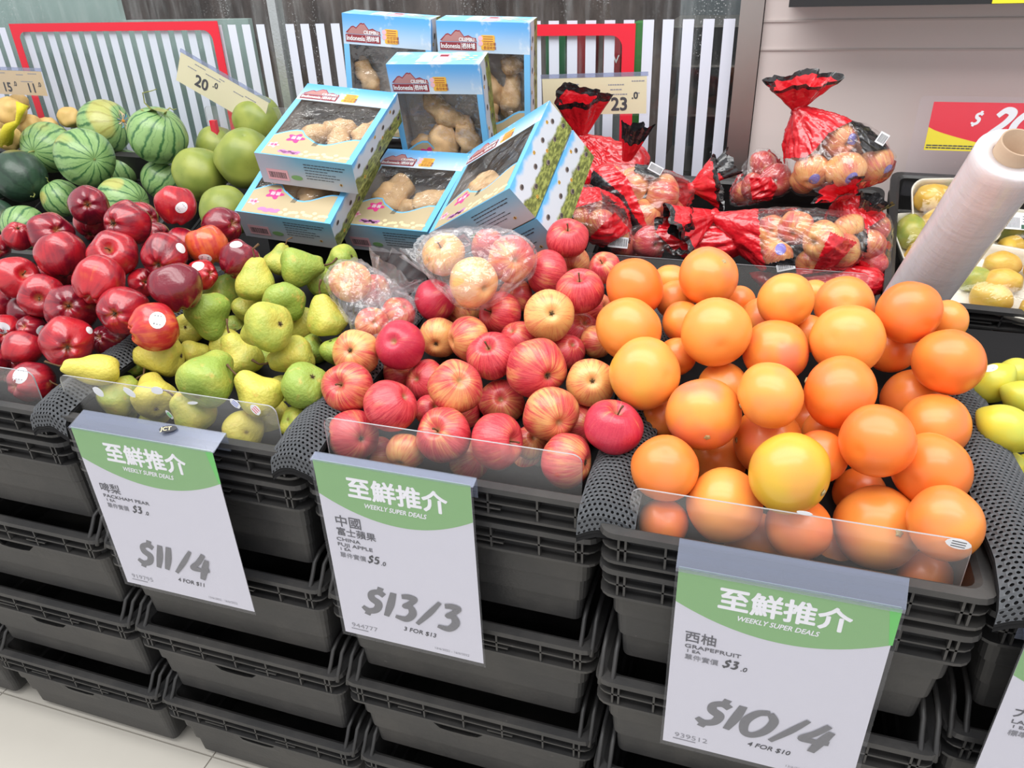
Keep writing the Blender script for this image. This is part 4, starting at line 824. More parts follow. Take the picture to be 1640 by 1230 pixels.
def box_print(kind):
    T = NT('box_print_'+kind); Pp = T.n('TexCoord').outputs['Object']; s = T.n('SeparateXYZ', None, _0=Pp); cl = T.noise(Pp, 16, 4, .55)
    if kind == 'face':
        g = T.ramp(s.outputs[1], BL*.74, BL*1.0); c = T.mix(g, (.50, .63, .76), (.10, .37, .74))
        c = T.mix(T.math('MULTIPLY', T.ramp(T.math('ADD', cl, T.math('MULTIPLY', s.outputs[0], 1.2)), .68, .78), .75), c, (.72, .76, .80))
    elif kind == 'edge': c = T.mix(T.ramp(s.outputs[1], 0, BL), (.16, .50, .80), (.19, .50, .84))
    elif kind == 'bottom':
        g = T.ramp(T.math('MULTIPLY', s.outputs[2], -1.), 0., BD); c = T.mix(g, (.17, .43, .62), (.55, .55, .58)); c = T.mix(T.ramp(T.math('ADD', s.outputs[0], T.math('MULTIPLY', cl, .05)), .13, .02), c, (.50, .52, .62))
    elif kind == 'top': c = T.mix(T.ramp(cl, .45, .6), (.22, .55, .80), (.62, .74, .80))
    else:
        w = T.math('ADD', T.math('MULTIPLY', s.outputs[2], -1.), T.math('MULTIPLY', T.math('SUBTRACT', T.noise(Pp, 22, 3), .5), .035))
        grass = T.mix(T.ramp(T.noise(T.n('VectorMath', {'operation': 'MULTIPLY'}, _0=Pp, _1=(1, 60, 200)).outputs[0], 1, 4, .7), .4, .65), (.10, .12, .03), (.34, .38, .10))
        c = T.mix(T.ramp(w, .002, .012), (.12, .42, .78), (.54, .58, .64)); c = T.mix(T.ramp(w, BD*.50, BD*.60), c, grass)
    return T.out(T.bsdf(Base_Color=c, Roughness=.38, Specular_IOR_Level=.4))
for k_ in ('face', 'edge', 'bottom', 'top', 'side'): M['bx_'+k_] = box_print(k_)
M['bx_in'] = plain('box_inner_card', (.42, .39, .37), .7, .3); M['bx_film'] = film('box_window_film', (.97, .97, .97), .07, .015, (.8, .8, .8), .09, .9, 16, .6)
M['mount'] = plain('mountain_print', (.42, .20, .19), .5); M['mountline'] = plain('maroon_print', (.27, .035, .045), .5); M['pinkp'] = plain('pink_print', (.70, .05, .24), .45); M['lpink'] = plain('light_pink_print', (.78, .45, .52), .5)
M['sand'] = plain('sand_print', (.47, .38, .23), .5, var=.15); M['cream'] = plain('cream_print', (.72, .60, .36), .5); M['orangep'] = plain('orange_print_badge', (.80, .45, .06), .5); M['purple'] = plain('purple_print', (.48, .20, .42), .5)
M['hole'] = plain('punched_hole', (.05, .04, .04), .9); M['beeblack'] = plain('black_print', (.02, .02, .02), .5)
MATS = [M[q] for q in ('bx_face', 'bx_edge', 'bx_bottom', 'bx_top', 'bx_side', 'bx_in')]
def box_meshes():
    W, L, D, t = BW, BL, BD, .0016; v0, v1, e = L*.255, L*.76, .0125
    b = MB(); q = lambda mi, *p: (setattr(b, 'mi', mi), b.poly(p))
    # outer walls (face plane w = 0, back w = -D)
    q(2, (0, 0, 0), (W, 0, 0), (W, 0, -D), (0, 0, -D)); q(3, (0, L, 0), (0, L, -D), (W, L, -D), (W, L, 0)); q(4, (W, 0, 0), (W, L, 0), (W, L, -D), (W, 0, -D)); q(4, (0, 0, 0), (0, 0, -D), (0, L, -D), (0, L, 0)); q(5, (0, 0, -D), (W, 0, -D), (W, L, -D), (0, L, -D))
    b.mi = 5                                           # inner walls
    x0, x1, y0, y1, z0 = t, W-t, t, L-t, -D+t
    b.poly([(x0, y0, -t), (x0, y1, -t), (x0, y1, z0), (x0, y0, z0)]); b.poly([(x1, y0, -t), (x1, y0, z0), (x1, y1, z0), (x1, y1, -t)]); b.poly([(x0, y0, -t), (x0, y0, z0), (x1, y0, z0), (x1, y0, -t)]); b.poly([(x0, y1, -t), (x1, y1, -t), (x1, y1, z0), (x0, y1, z0)]); b.poly([(x0, y0, z0), (x0, y1, z0), (x1, y1, z0), (x1, y0, z0)])
    wave = [(e+(W-2*e)*k/14, v0+.014*math.sin(k*.62-.6)+(.010 if k < 5 else 0)) for k in range(15)]
    for z, mi0 in ((0, None), (-t, 5)):
        b.mi = 0 if mi0 is None else 5; b.poly([(0, v1, z), (W, v1, z), (W, L, z), (0, L, z)])
        b.mi = 1 if mi0 is None else 5; b.poly([(0, 0, z), (e, 0, z), (e, v1, z), (0, v1, z)]); b.poly([(W-e, 0, z), (W, 0, z), (W, v1, z), (W-e, v1, z)])
        for (xa, ya), (xb, yb) in zip(wave, wave[1:]):
            b.mi = 1 if mi0 is None else 5; b.poly([(xa, 0, z), (xb, 0, z), (xb, yb, z), (xa, ya, z)])
    carton_ = b.mesh('box_carton', MATS)
    f = MB(); n = 10
    f.grid([[(e*.6+(W-1.2*e)*i/n, L*.2+(v1+.004-L*.2)*j/n, -.0026-.0025*math.sin(PI*i/n)*math.sin(PI*j/n)*random.uniform(.5, 1.2)) for i in range(n+1)] for j in range(n+1)])
    film_ = f.mesh('window_film', M['bx_film'], True)
    Zp = .0005; a = MB(); X = lambda u: u*W; Y = lambda v: v*L
    sky = a
    sand = MB(); sand.grid([[(x, .002, Zp*.6) for x, y in wave], [(x, y-.004, Zp*.6) for x, y in wave]]); sand_ = sand.mesh('sand_print', M['sand'])
    mo = MB(); base = Y(.845)
    out = [(.03, 0), (.10, .060), (.125, .066), (.155, .052), (.205, .095), (.225, .097), (.235, .092), (.25, .098), (.30, .040), (.345, .052), (.385, .034), (.425, .028), (.43, 0)]
    pts = [(X(u), base+v*L*.85) for u, v in out]; mo.mi = 1; mo.slab([(x, y+.0016) for x, y in pts[:-1]]+[(pts[-1][0]+.001, base)], Zp*.6, Zp*.7)
    mo.mi = 0; mo.slab([(pts[0][0]+.003, base)]+[(x, y-.001) for x, y in pts[1:-1]]+[(pts[-1][0]-.001, base)], Zp*.7, Zp)
    mo.mi = 1; mo.slab([(X(.03), base-.0165), (X(.43), base-.0165), (X(.43), base-.0012), (X(.03), base-.0012)], Zp*.7, Zp)
    mo.mi = 2; fl_ = Matrix.Translation((0, 0, Zp*1.3))
    add_text(mo, 'Indonesia', .0135, Matrix.Translation((X(.038), base-.0130, Zp*1.3)), bold=.02, sx=.82); mo.box((X(.262), base-.0155, Zp), (X(.266), base-.002, Zp*1.2)); add_text(mo, '栖林埔', .0115, Matrix.Translation((X(.272), base-.0125, Zp*1.3)), bold=.02, sx=.82)
    add_text(mo, 'CILEMBU', .0095, Matrix.Translation((X(.24), base+.001, Zp*1.3)), bold=.025, sx=.88)
    logo = mo.mesh('mountain_logo', [M['mount'], M['mountline'], M['wht']])
    ba = MB(); ba.mi = 0; ba.slab(rounded(X(.48), Y(.785), X(.63), Y(.90), .003, 3), Zp*.6, Zp); ba.mi = 2
    for cy in (.875, .835): ba.slab([(X(.475)+.005*math.cos(2*PI*k/10), Y(cy)+.005*math.sin(2*PI*k/10)) for k in range(10)], Zp*.7, Zp*1.1)
    ba.mi = 1
    for k, vv in enumerate((.885, .868, .851)): ba.slab([(X(.505), Y(vv)), (X(.61), Y(vv)), (X(.61), Y(vv)+.0012), (X(.505), Y(vv)+.0012)], Zp, Zp*1.2)
    add_text(ba, '印尼甜薯', .0068, Matrix.Translation((X(.505), Y(.822), Zp*1.3))); add_text(ba, '香甜軟糯', .0068, Matrix.Translation((X(.505), Y(.793), Zp*1.3)))
    badge = ba.mesh('yellow_badge', [M['orangep'], M['mountline'], M['lpink']])
    fw = MB()
    def flower(cx, cy, r, m1, m2):
        fw.mi = m1
        fw.slab([(cx+r*(.78+.22*math.cos(5*a_))*math.cos(a_), cy+r*.8*(.78+.22*math.cos(5*a_))*math.sin(a_)) for a_ in [2*PI*k/30 for k in range(30)]], Zp*.7, Zp*1.1)
        fw.mi = m2; add_text(fw, '番薯', r*.55, Matrix.Translation((cx-r*.5, cy-r*.15, Zp*1.5)))
    flower(X(.30), Y(.235), .020, 0, 2); flower(X(.13), Y(.125), .0125, 1, 0)
    fw.mi = 3
    for k in range(9): a_ = k*.4; fw.slab([(X(.24+.022*k)+.006*math.cos(q)*(1+.3*(k % 2)), Y(.055+.012*math.sin(k*1.7))+.0035*math.sin(q)) for q in [2*PI*j/8 for j in range(8)]], Zp*.7, Zp*1.0)
    fw.mi = 4
    for k in range(16): fw.slab([(X(.46+.031*k)+.0048*math.cos(q), Y(.045+.018*math.sin(k*1.9)+.02*(k % 2))+.0042*math.sin(q)) for q in [2*PI*j/8 for j in range(8)]], Zp*.7, Zp*(1.0+.02*k))
    fw.mi = 5
    for k in range(4): fw.slab([(X(.50+.013*k), Y(.165)), (X(.506+.013*k), Y(.165)), (X(.522+.013*k), Y(.225)), (X(.516+.013*k), Y(.225))], Zp*.7, Zp*1.1)
    flow = fw.mesh('flower_print', [M['pinkp'], M['lpink'], M['wht'], M['purple'], M['cream'], M['beeblack']])
    ln = MB(); BM_ = Matrix(((1, 0, 0, 0), (0, 0, -1, -Zp), (0, 1, 0, -BD), (0, 0, 0, 1)))    # bottom wall: x, up -> -w.. facing -v
    ln.mi = 0; ln.slab([(X(.075), .010), (X(.30), .010), (X(.30), .034), (X(.075), .034)], 0, .0001, BM_); ln.mi = 1
    rr = random.Random(3)
    xx = X(.095)
    while xx < X(.28): w_ = rr.choice((.0006, .0010, .0016)); ln.slab([(xx, .0145), (xx+w_, .0145), (xx+w_, .028), (xx, .028)], .0001, .0002, BM_); xx += w_+rr.choice((.0008, .0012))
    for k, (w_, s_) in enumerate(((.42, .0016), (.38, .0018), (.22, .0013), (.30, .0013), (.33, .0014), (.28, .0013))):
        xx = X(.49)
        while xx < X(.49+w_): a_ = rr.uniform(.003, .008); ln.slab([(xx, .052-k*.0062), (xx+a_, .052-k*.0062), (xx+a_, .052-k*.0062+s_), (xx, .052-k*.0062+s_)], .0001, .0002, BM_); xx += a_+.0012
    ln.mi = 2; ln.slab([(X(.385)+.012*math.cos(q), .020+.0055*math.sin(q)) for q in [2*PI*j/12 for j in range(12)]], .0001, .0002, BM_)
    ln.mi = 3; ln.slab([(X(.84)+.003*math.cos(q), .016+.0028*math.sin(q)) for q in [2*PI*j/10 for j in range(10)]], .0001, .0002, BM_)
    ln.mi = 1; ln.slab([(X(.84)+.0012*math.cos(q), .016+.0028*math.sin(q)) for q in [2*PI*j/10 for j in range(10)]], .0002, .0003, BM_)
    fine = ln.mesh('barcode_print', [M['lpink'], M['darkink'], M['green'], M['orangep']])
    sd = MB(); SM = Matrix(((0, 0, 1, W+.0003), (1, 0, 0, 0), (0, 1, 0, 0), (0, 0, 0, 1)))      # side wall: local x->v, y->w
    for k, (v, w_) in enumerate(((.10, .30), (.22, .66), (.36, .42), (.50, .72), (.62, .30), (.74, .62), (.86, .34), (.93, .70))):
        sd.mi = 0 ; sd.slab([(v*L+.0065*math.cos(q), -w_*D+.0042*math.sin(q)) for q in [2*PI*j/12 for j in range(12)]], 0, .0003, SM)
        sd.mi = 1 ; sd.slab([(v*L+.0045*math.cos(q)+.001, -w_*D+.0030*math.sin(q)), ] if False else [(v*L+.001+.0048*math.cos(q), -w_*D-.0006+.0030*math.sin(q)) for q in [2*PI*j/12 for j in range(12)]], .0003, .0005, SM)
    for k, (v, w_) in enumerate(((.16, .82), (.45, .22), (.58, .55), (.80, .20))):
        sd.mi = 2; sd.slab([(v*L+.0042*math.cos(q), -w_*D+.003*math.sin(q)) for q in [2*PI*j/10 for j in range(10)]], 0, .0003, SM); sd.mi = 3
        for h in (-.002, .0012): sd.slab([(v*L+h, -w_*D-.0026), (v*L+h+.0012, -w_*D-.0026), (v*L+h+.0012, -w_*D+.0026), (v*L+h, -w_*D+.0026)], .0003, .0005, SM)
    side = sd.mesh('air_hole_print', [plain('hole_rim_print', (.20, .16, .14), .6), M['hole'], M['orangep'], M['beeblack']])
    tp = MB(); TM = Matrix(((1, 0, 0, 0), (0, 0, 1, L+.0004), (0, -1, 0, 0), (0, 0, 0, 1)))
    tp.mi = 0; tp.slab([(X(.30), .012), (X(.47), .012), (X(.44), .056), (X(.33), .056)], 0, .0001, TM); tp.mi = 1; tp.slab([(X(.48), .012), (X(.64), .012), (X(.62), .056), (X(.50), .056)], 0, .0001, TM)
    tp.mi = 2; tp.slab([(X(.52), .040), (X(.61), .040), (X(.61), .050), (X(.52), .050)], .0001, .0002, TM); tp.mi = 3
    for k in range(9): tp.slab([(X(.70+.028*k)+.006*math.cos(q), .034+.012*math.sin(k*2.1)+.0022*math.sin(q)) for q in [2*PI*j/8 for j in range(8)]], 0, .0001+.00001*k, TM)
    top = tp.mesh('top_print', [M['wht'], M['lpink'], M['mountline'], M['cream']])
    return dict(box_carton=carton_, window_film=film_, sand_print=sand_, mountain_logo=logo, yellow_badge=badge, flower_print=flow, barcode_print=fine, air_hole_print=side, top_print=top)
BMS = box_meshes()
def sweet_mesh(s, bend, L_, lump):
    def pr(t): r = math.sin(t)**.75; return r*(1-.18*math.cos(t)), L_*math.cos(t)
    return lathe_mesh('sweet_potato', M['sweet'], pr, None, s, lump, 24, 20, bend)
SW = [sweet_mesh(1, .10, 2.3, .16), sweet_mesh(2, .0, 1.35, .16), sweet_mesh(3, .22, 2.6, .14), sweet_mesh(4, .05, 1.8, .2)]
BLAB = {'A': ('upper left box of sweet potatoes, lying tilted on another box beside the pomelos', [(.055, .135, .017, 2, .9), (.10, .165, .016, 0, .3), (.115, .115, .018, 3, 1.9), (.165, .15, .019, 3, 1.2)]),
        'B': ('upright box of sweet potatoes in the middle, in front of two upright boxes', [(.045, .055, .021, 1, .2), (.085, .070, .026, 1, 1.6), (.14, .075, .020, 3, 1.75), (.098, .125, .018, 2, -.6), (.12, .03, .016, 1, .4)]),
        'C': ('rearmost left box of sweet potatoes, standing upright against the glass', [(.03, .12, .017, 3, 2.0), (.08, .06, .02, 1, .5), (.14, .06, .02, 3, .3)]),
        'D': ('rear right upright box of sweet potatoes with curved tubers in its window', [(.10, .11, .018, 2, 2.2), (.145, .09, .018, 2, 1.5), (.09, .05, .02, 3, 1.3), (.15, .16, .015, 1, .2)]),
        'E': ('box of sweet potatoes lying at the centre between two other lying boxes', [(.055, .13, .026, 3, 1.4), (.105, .105, .017, 1, .3), (.12, .145, .013, 1, .8), (.145, .13, .020, 3, .5)]),
        'F': ('steeply tilted box of sweet potatoes leaning right towards the red bags', [(.06, .12, .023, 1, 1.2), (.09, .09, .018, 1, .3), (.14, .10, .018, 3, .4)]),
        'G': ('sweet potato box pressed underneath the steeply tilted box', [(.10, .12, .02, 3, 1.0)]),
        'H': ('lowest left box of sweet potatoes, supporting the tilted upper left box', [(.06, .10, .020, 3, .4), (.12, .10, .022, 1, .9), (.15, .15, .018, 2, 1.5)])}
o_, ax_ = BOX['F']; BOX['G'] = ([o_[i]-ax_[2][i]*(BD+.003) for i in range(3)], ax_)
WH = {'A': 'upper left lying box', 'B': 'middle upright box', 'C': 'rear left upright box', 'D': 'rear right upright box', 'E': 'central lying box', 'F': 'steeply tilted box', 'G': 'box under the tilted box', 'H': 'lowest left box'}
SWL = ['slender curved', 'stubby rounded', 'long curved', 'plump tapering']
for nm, (o_, ax_) in BOX.items():
    u, v, w = (Vector(q) for q in ax_); u.normalize(); w = (w-u*w.dot(u)).normalized(); v = w.cross(u)
    m = Matrix.Translation(o_) @ Matrix((u, v, w)).transposed().to_4x4()
    t = empty('sweet_potato_box', None, BLAB[nm][0], 'box', 'printed boxes of sweet potatoes', m)
    for k_, me in BMS.items():
        pt = link(k_, me, t if k_ in ('box_carton', 'window_film') else crt)
        if k_ == 'box_carton': crt = pt
        if k_ in ('air_hole_print', 'flower_print', 'barcode_print', 'top_print'): pt['kind'] = 'stuff'
    for j, (x_, y_, r_, kk, an) in enumerate(BLAB[nm][1]):
        q = link('sweet_potato', SW[kk], None, m @ Matrix.Translation((x_, y_, -BD+.004+r_*1.2)) @ Matrix.Rotation(an, 4, 'Z') @ Matrix.Rotation(PI/2, 4, 'Y') @ Matrix.Diagonal((r_*1.25, r_*1.25, r_*1.25, 1)))
        tag(q, '%s sweet potato, %s inside the %s' % (SWL[kk], NUM[j], WH[nm]), 'sweet potato', 'sweet potatoes in the boxes')
# black risers that carry the boxes
def riser(x0, x1, y0, z0, y1, z1, zb, lab):
    b = MB(); b.add([(x0, y0, zb), (x1, y0, zb), (x1, y1, zb), (x0, y1, zb), (x0, y0, z0), (x1, y0, z0), (x1, y1, z1), (x0, y1, z1)], [(0, 3, 2, 1), (4, 5, 6, 7), (0, 1, 5, 4), (1, 2, 6, 5), (2, 3, 7, 6), (3, 0, 4, 7)])
    tag(b.build('foam_riser', M['foam']), lab, 'riser')
riser(-.01, .13, .60, .085, .76, .155, -.02, 'black foam riser under the lowest left box')
riser(.15, .36, .66, .045, .80, .105, -.02, 'black foam riser under the central box')
riser(.05, .45, .905, .19, .99, .19, -.02, 'black foam riser under the two rear upright boxes')
riser(.19, .38, .845, .128, .90, .128, -.02, 'black foam riser under the middle upright box')
# ---------------------------------------------------------------- bags (hull of what they hold, drawn to a twisted neck)
def ico_dirs(n):
    bm = bmesh.new(); bmesh.ops.create_icosphere(bm, subdivisions=n, radius=1); v = np.array([x.co[:] for x in bm.verts]); f = [[q.index for q in p.verts] for p in bm.faces]; bm.free(); return v, f
D3, _ = ico_dirs(4); D6, F6 = ico_dirs(6)
def hull_mesh(name, spheres, centre, neck, mats, paint, wr=.003, pad=1.05, seed=0, sag=0.):
    c = np.array(centre); S_ = np.array([list(np.array(p)-c)+[r*pad] for p, r in spheres]+[list(np.array(neck)-c)+[.006]])
    h = (D3 @ S_[:, :3].T + S_[:, 3]).max(1)
    dots = D6 @ D3.T; rr = np.full(len(D6), 9.)
    with np.errstate(divide='ignore', invalid='ignore'): q = np.where(dots > .05, h[None]/dots, 9.)
    k = 60.; rr = -np.log(np.exp(-k*q/ .1*.1).sum(1))/k if False else q.min(1)
    n = np.array(neck)-c; nl = np.linalg.norm(n); n = n/nl; a = np.cross(n, [0.3, .5, .8]); a /= np.linalg.norm(a); b = np.cross(n, a)
    V = []
    for i, d in enumerate(D6):
        t = float(d @ n); ph = math.atan2(float(d @ b), float(d @ a)); cp, sp = math.cos(ph), math.sin(ph)
        g = noise.noise(Vector((cp*3.2+seed, sp*3.2, t*1.3)))+.7*noise.noise(Vector((cp*8+seed, sp*8, t*2.5))); ridge = 1-abs(g)*2.2
        g2 = noise.noise(Vector((float(d[0])*5+seed, float(d[1])*5, float(d[2])*5))); amp = wr*(1+.8*max(0, t))
        V.append(c+d*(rr[i]+amp*ridge+wr*g2-wr*.5))
    me = bpy.data.meshes.new(name); me.from_pydata([tuple(v) for v in V], [], F6)
    for m_ in mats: me.materials.append(m_)
    mi = []
    for f in F6:
        d = D6[f].mean(0); d /= np.linalg.norm(d); mi.append(paint(d, float(d @ n), np.array([V[j] for j in f]).mean(0)))
    me.polygons.foreach_set('material_index', mi); me.polygons.foreach_set('use_smooth', [True]*len(F6)); me.update(); return me
def flare_mesh(base, axis, wide, length, r1, flat, mats, seed=0, edge=.80, pleats=7, curl=.3):
    n = Vector(axis).normalized(); w = (Vector(wide)-n*Vector(wide).dot(n)).normalized(); u = n.cross(w); rows = []; nr, ns = 14, 72; base = Vector(base)
    for i in range(nr+1):
        t = i/nr; row = []
        for j in range(ns):
            a = 2*PI*j/ns; pl = math.sin(a*pleats+seed)*.20+math.sin(a*(pleats*2+1)+seed*2)*.10; r = .007+(r1-.007)*t**.85*(1+pl*(.4+.6*t)); ln = length*t*(1+.22*noise.noise(Vector((math.cos(a)*1.5+seed, math.sin(a)*1.5, 0)))-.25*curl*abs(math.cos(a))*t)
            crk = .004*noise.noise(Vector((math.cos(a)*9, math.sin(a)*9+seed, t*4)))
            row.append(tuple(base+n*(ln+crk)+w*r*math.cos(a)+u*r*math.sin(a)*flat))
        rows.append(row)
    b = MB(); b.mi = 0; k = int(nr*edge); b.grid(rows[:k+1], True); b.mi = 1; b.grid(rows[k:], True); return b.mesh('bag_ruffle', mats, True)
def glossy_film(name, col, dark=False):
    T = NT(name); Pp = T.n('TexCoord').outputs['Object']; wv = T.n('VectorMath', {'operation': 'ADD'}, _0=Pp, _1=T.n('VectorMath', {'operation': 'SCALE'}, _0=T.n('TexNoise', None, Vector=Pp, Scale=18.).outputs[1], Scale=.05).outputs[0]).outputs[0]
    h = T.n('TexVoronoi', {'feature': 'DISTANCE_TO_EDGE'}, Vector=wv, Scale=24.).outputs[0]; h = T.math('ADD', T.math('MULTIPLY', h, 1.3), T.noise(Pp, 50, 2))
    return T.out(T.bsdf(Base_Color=col, Roughness=.20, Specular_IOR_Level=.7, Coat_Weight=.5, Coat_Roughness=.12, Normal=T.bump(h, .45, .012)))
M['bagred'] = glossy_film('red_film', (.66, .012, .022)); M['bagblack'] = glossy_film('black_film', (.018, .018, .02)); M['bagclear'] = film('clear_bag_film', (.985, .98, .98), .045, .035, (.9, .88, .9), .11, .6, 20, .6)
M['prodclear'] = film('thin_produce_film', (.985, .985, .99), .05, .09, (.95, .93, .96), .13, .6, 24, .5)
AP = FM['fuji']
def bag(lab, apples, cpx, npx, paint, flare=None, wr=.003, mats=None, apple_lab='', tint=.62, stick=(), wide=None, band=None, where='', pad=1.06):
    sp = []
    for i, (px, py, y, rpx) in enumerate(apples):
        p = at(px, py, y); R = 1.07*rpx*((p-EYE).dot(FW))/FPX; sp.append((tuple(p), R))
        rnd = random.Random(i*7+int(px)); away = (p-EYE).normalized(); axis = away*.4+Vector((rnd.uniform(-1, 1), rnd.uniform(-1, 1), rnd.uniform(-.2, 1)))
        o = link('bagged_apple', AP[i % 4], None, Matrix.Translation(p) @ orient(axis, rnd.uniform(0, 6)) @ Matrix.Diagonal((R*.97, R*.97, R*.97, 1)))
        o.color = (tint+rnd.uniform(-.15, .15), 0, 0, 1); tag(o, '%s apple in the %s' % (['pink and yellow', 'yellow blushed', 'pale orange-pink'][i % 3]+', '+NUM[i], where), 'apple', 'apples inside the red film bags')
        if i in stick:
            bpy.context.view_layer.update(); sticker(o, px+stick[i][0], py+stick[i][1], .0105, M['purplest'], M['sticker'], .1, 1.25)
    c = at(*cpx); nk = at(*npx); t = empty('apple_bag', (0, 0, 0), lab, 'bag', 'bags of apples in red, black and clear film')
    me = hull_mesh('bag_film', sp, c, nk, mats or [M['bagclear'], M['bagred'], M['bagblack']], paint, wr, pad, seed=cpx[0]*.13); link('bag_film', me, t)
    if flare:
        fx, fy, fyy, r1, flat, pleats = flare; tip = at(fx, fy, fyy); ax_ = tip-nk
        link('bag_ruffle', flare_mesh(nk-ax_.normalized()*.006, ax_, wide or RT, ax_.length, r1, flat, [M['bagred'], M['bagblack']], cpx[0]*.1, .90, pleats), t)
        b = MB(); b.tube([nk-ax_.normalized()*.012+(c-nk)*0, nk+ax_.normalized()*.006], [.012, .010], 10); b.build('bag_tie', M['bagred'], t, True)
    return t
M['purplest'] = plain('violet_sticker', (.22, .20, .62), .35, .5)
def in_px(poly):
    n = len(poly)
    def f(p):
        x, y = to_px(p); c_ = False
        for i in range(n):
            x1, y1 = poly[i]; x2, y2 = poly[(i+1) % n]
            if (y1 > y) != (y2 > y) and x < (x2-x1)*(y-y1)/(y2-y1)+x1: c_ = not c_
        return c_
    return f
def zones(*z):          # printed zones of the film; each: (polygon, material, True when only on the customer's side)
    zz = [(in_px(p), m_) for p, m_ in z]
    def paint(d, t, p):
        front = (Vector(d).dot((Vector(p)-EYE).normalized()) < .1)
        if not front: return 1 if (t > .45 or t < -.75) else 0
        for f, m_ in zz:
            if f(p): return m_
        return 0
    return paint
# topmost bag at the right
bag('knotted bag of apples on top of the right pile, with red ruffle and black label', [(1345, 223, .99, 28), (1300, 274, .955, 28), (1354, 273, .945, 31), (1401, 262, .99, 28), (1285, 232, 1.01, 26), (1335, 262, 1.035, 28), (1385, 235, 1.04, 26), (1290, 285, 1.02, 25)],
    (1335, 245, .99), (1277, 172, .99), zones(([(1200, 150), (1400, 150), (1385, 185), (1345, 203), (1325, 215), (1306, 240), (1290, 252), (1230, 255)], 1), ([(1350, 188), (1372, 192), (1425, 218), (1424, 238), (1382, 245), (1372, 205)], 2), ([(1340, 300), (1425, 283), (1430, 320), (1330, 320)], 1)),
    (1285, 118, .97, .066, .5, 5), stick={0: (22, 0), 1: (4, 14), 2: (10, 13), 3: (22, 10)}, where='knotted bag on top of the right pile', tint=.72)
bag('low front bag of apples lying at the right with its open neck to the left', [(1243, 408, .83, 27), (1318, 386, .83, 32), (1275, 365, .88, 27), (1352, 400, .87, 27), (1205, 385, .86, 25), (1300, 425, .87, 26), (1360, 368, .90, 26), (1235, 370, .90, 25)],
    (1285, 390, .87), (1140, 345, .86), zones(([(1100, 300), (1212, 325), (1216, 360), (1218, 400), (1228, 432), (1100, 470)], 1), ([(1330, 372), (1372, 388), (1340, 425), (1300, 438)], 1), ([(1208, 428), (1272, 412), (1276, 438), (1215, 448)], 2), ([(1200, 448), (1420, 425), (1420, 500), (1200, 500)], 2)),
    (1068, 375, .80, .050, .8, 5), stick={0: (8, -10)}, where='low front bag at the right', wide=UP, tint=.62)
bag('bag of apples lying across the left pile with a diagonal red and black band', [(975, 290, .93, 26), (1012, 298, .92, 29), (1060, 310, .93, 31), (1032, 345, .90, 27), (1000, 325, .96, 27), (1040, 300, .99, 27), (1072, 340, .95, 24)],
    (1020, 312, .95), (1112, 300, .97), zones(([(915, 262), (940, 262), (965, 285), (1000, 315), (1015, 345), (1035, 372), (1020, 386), (990, 372), (975, 330), (950, 305), (910, 290)], 2), ([(925, 255), (980, 262), (1005, 285), (1025, 330), (1040, 372), (1030, 380), (1012, 345), (1000, 315), (960, 285)], 1), ([(1020, 255), (1065, 262), (1055, 285), (1015, 275)], 2)),
    (1160, 290, .97, .052, .75, 4), where='bag with the diagonal band', wide=UP, tint=.5)
bag('rear left bag of apples with a tall knotted red ruffle before the price tag', [(945, 262, 1.09, 24), (985, 262, 1.09, 24), (915, 275, 1.06, 23), (1015, 258, 1.10, 22), (960, 285, 1.06, 24), (1000, 285, 1.07, 23)],
    (965, 265, 1.09), (931, 218, 1.09), zones(([(880, 200), (1060, 200), (1060, 300), (880, 300)], 1)), (932, 142, 1.05, .058, .5, 5), where='rear left bag with tall ruffle', tint=.4)
bag('lower left bag of apples with a black and white label, below the banded bag', [(922, 352, .79, 24), (962, 360, .79, 25), (905, 325, .83, 22), (940, 325, .84, 24), (985, 375, .82, 23)],
    (943, 345, .82), (1000, 330, .88), zones(([(880, 300), (960, 300), (965, 320), (915, 335), (890, 360)], 1), ([(895, 340), (912, 325), (925, 370), (895, 385)], 2), ([(940, 385), (985, 340), (1010, 370), (960, 400)], 1)), None, where='lower left bag with the label', tint=.55)
bag('small clear bag of apples squeezed behind the topmost knotted bag', [(1222, 262, 1.06, 21), (1242, 288, 1.04, 25), (1210, 298, 1.05, 23), (1190, 308, 1.06, 18)],
    (1222, 285, 1.06), (1175, 325, 1.02), zones(([(1200, 285), (1235, 283), (1245, 300), (1235, 322), (1205, 320)], 1)), None, where='small bag behind the topmost bag', tint=.3)
bag('lower right bag of apples with a red ruffle and lettered black label', [(1388, 392, .90, 27), (1372, 345, .96, 25), (1400, 365, .96, 24), (1350, 350, .98, 24), (1398, 420, .90, 22)],
    (1385, 378, .94), (1352, 318, .93), zones(([(1290, 290), (1420, 290), (1420, 345), (1395, 362), (1330, 345)], 1), ([(1320, 345), (1355, 345), (1390, 375), (1388, 405), (1370, 395), (1345, 368)], 2), ([(1350, 400), (1395, 425), (1360, 440)], 1)), (1338, 300, .90, .045, .5, 6), where='lower right bag with the lettered label', tint=.35)
bag('bottom bag of apples, nearly all red film, under the front right bag', [(1255, 452, .86, 24), (1305, 458, .85, 26), (1355, 455, .86, 25), (1390, 452, .87, 22)],
    (1325, 456, .87), (1205, 440, .86), zones(([(1200, 400), (1430, 400), (1430, 500), (1200, 500)], 1)), None, where='bottom bag under the front right bag', tint=.2)
bag('dark bag of apples low in the middle, behind the clear divider', [(1040, 388, .84, 25), (1085, 385, .86, 24), (1000, 392, .85, 22), (1130, 385, .86, 23), (1165, 390, .86, 22)],
    (1080, 388, .87), (1185, 372, .88), zones(([(1060, 350), (1220, 350), (1220, 430), (1100, 420), (1050, 372)], 1), ([(940, 372), (1005, 362), (1010, 390), (950, 400)], 2)), None, where='dark bag low in the middle', tint=.1)
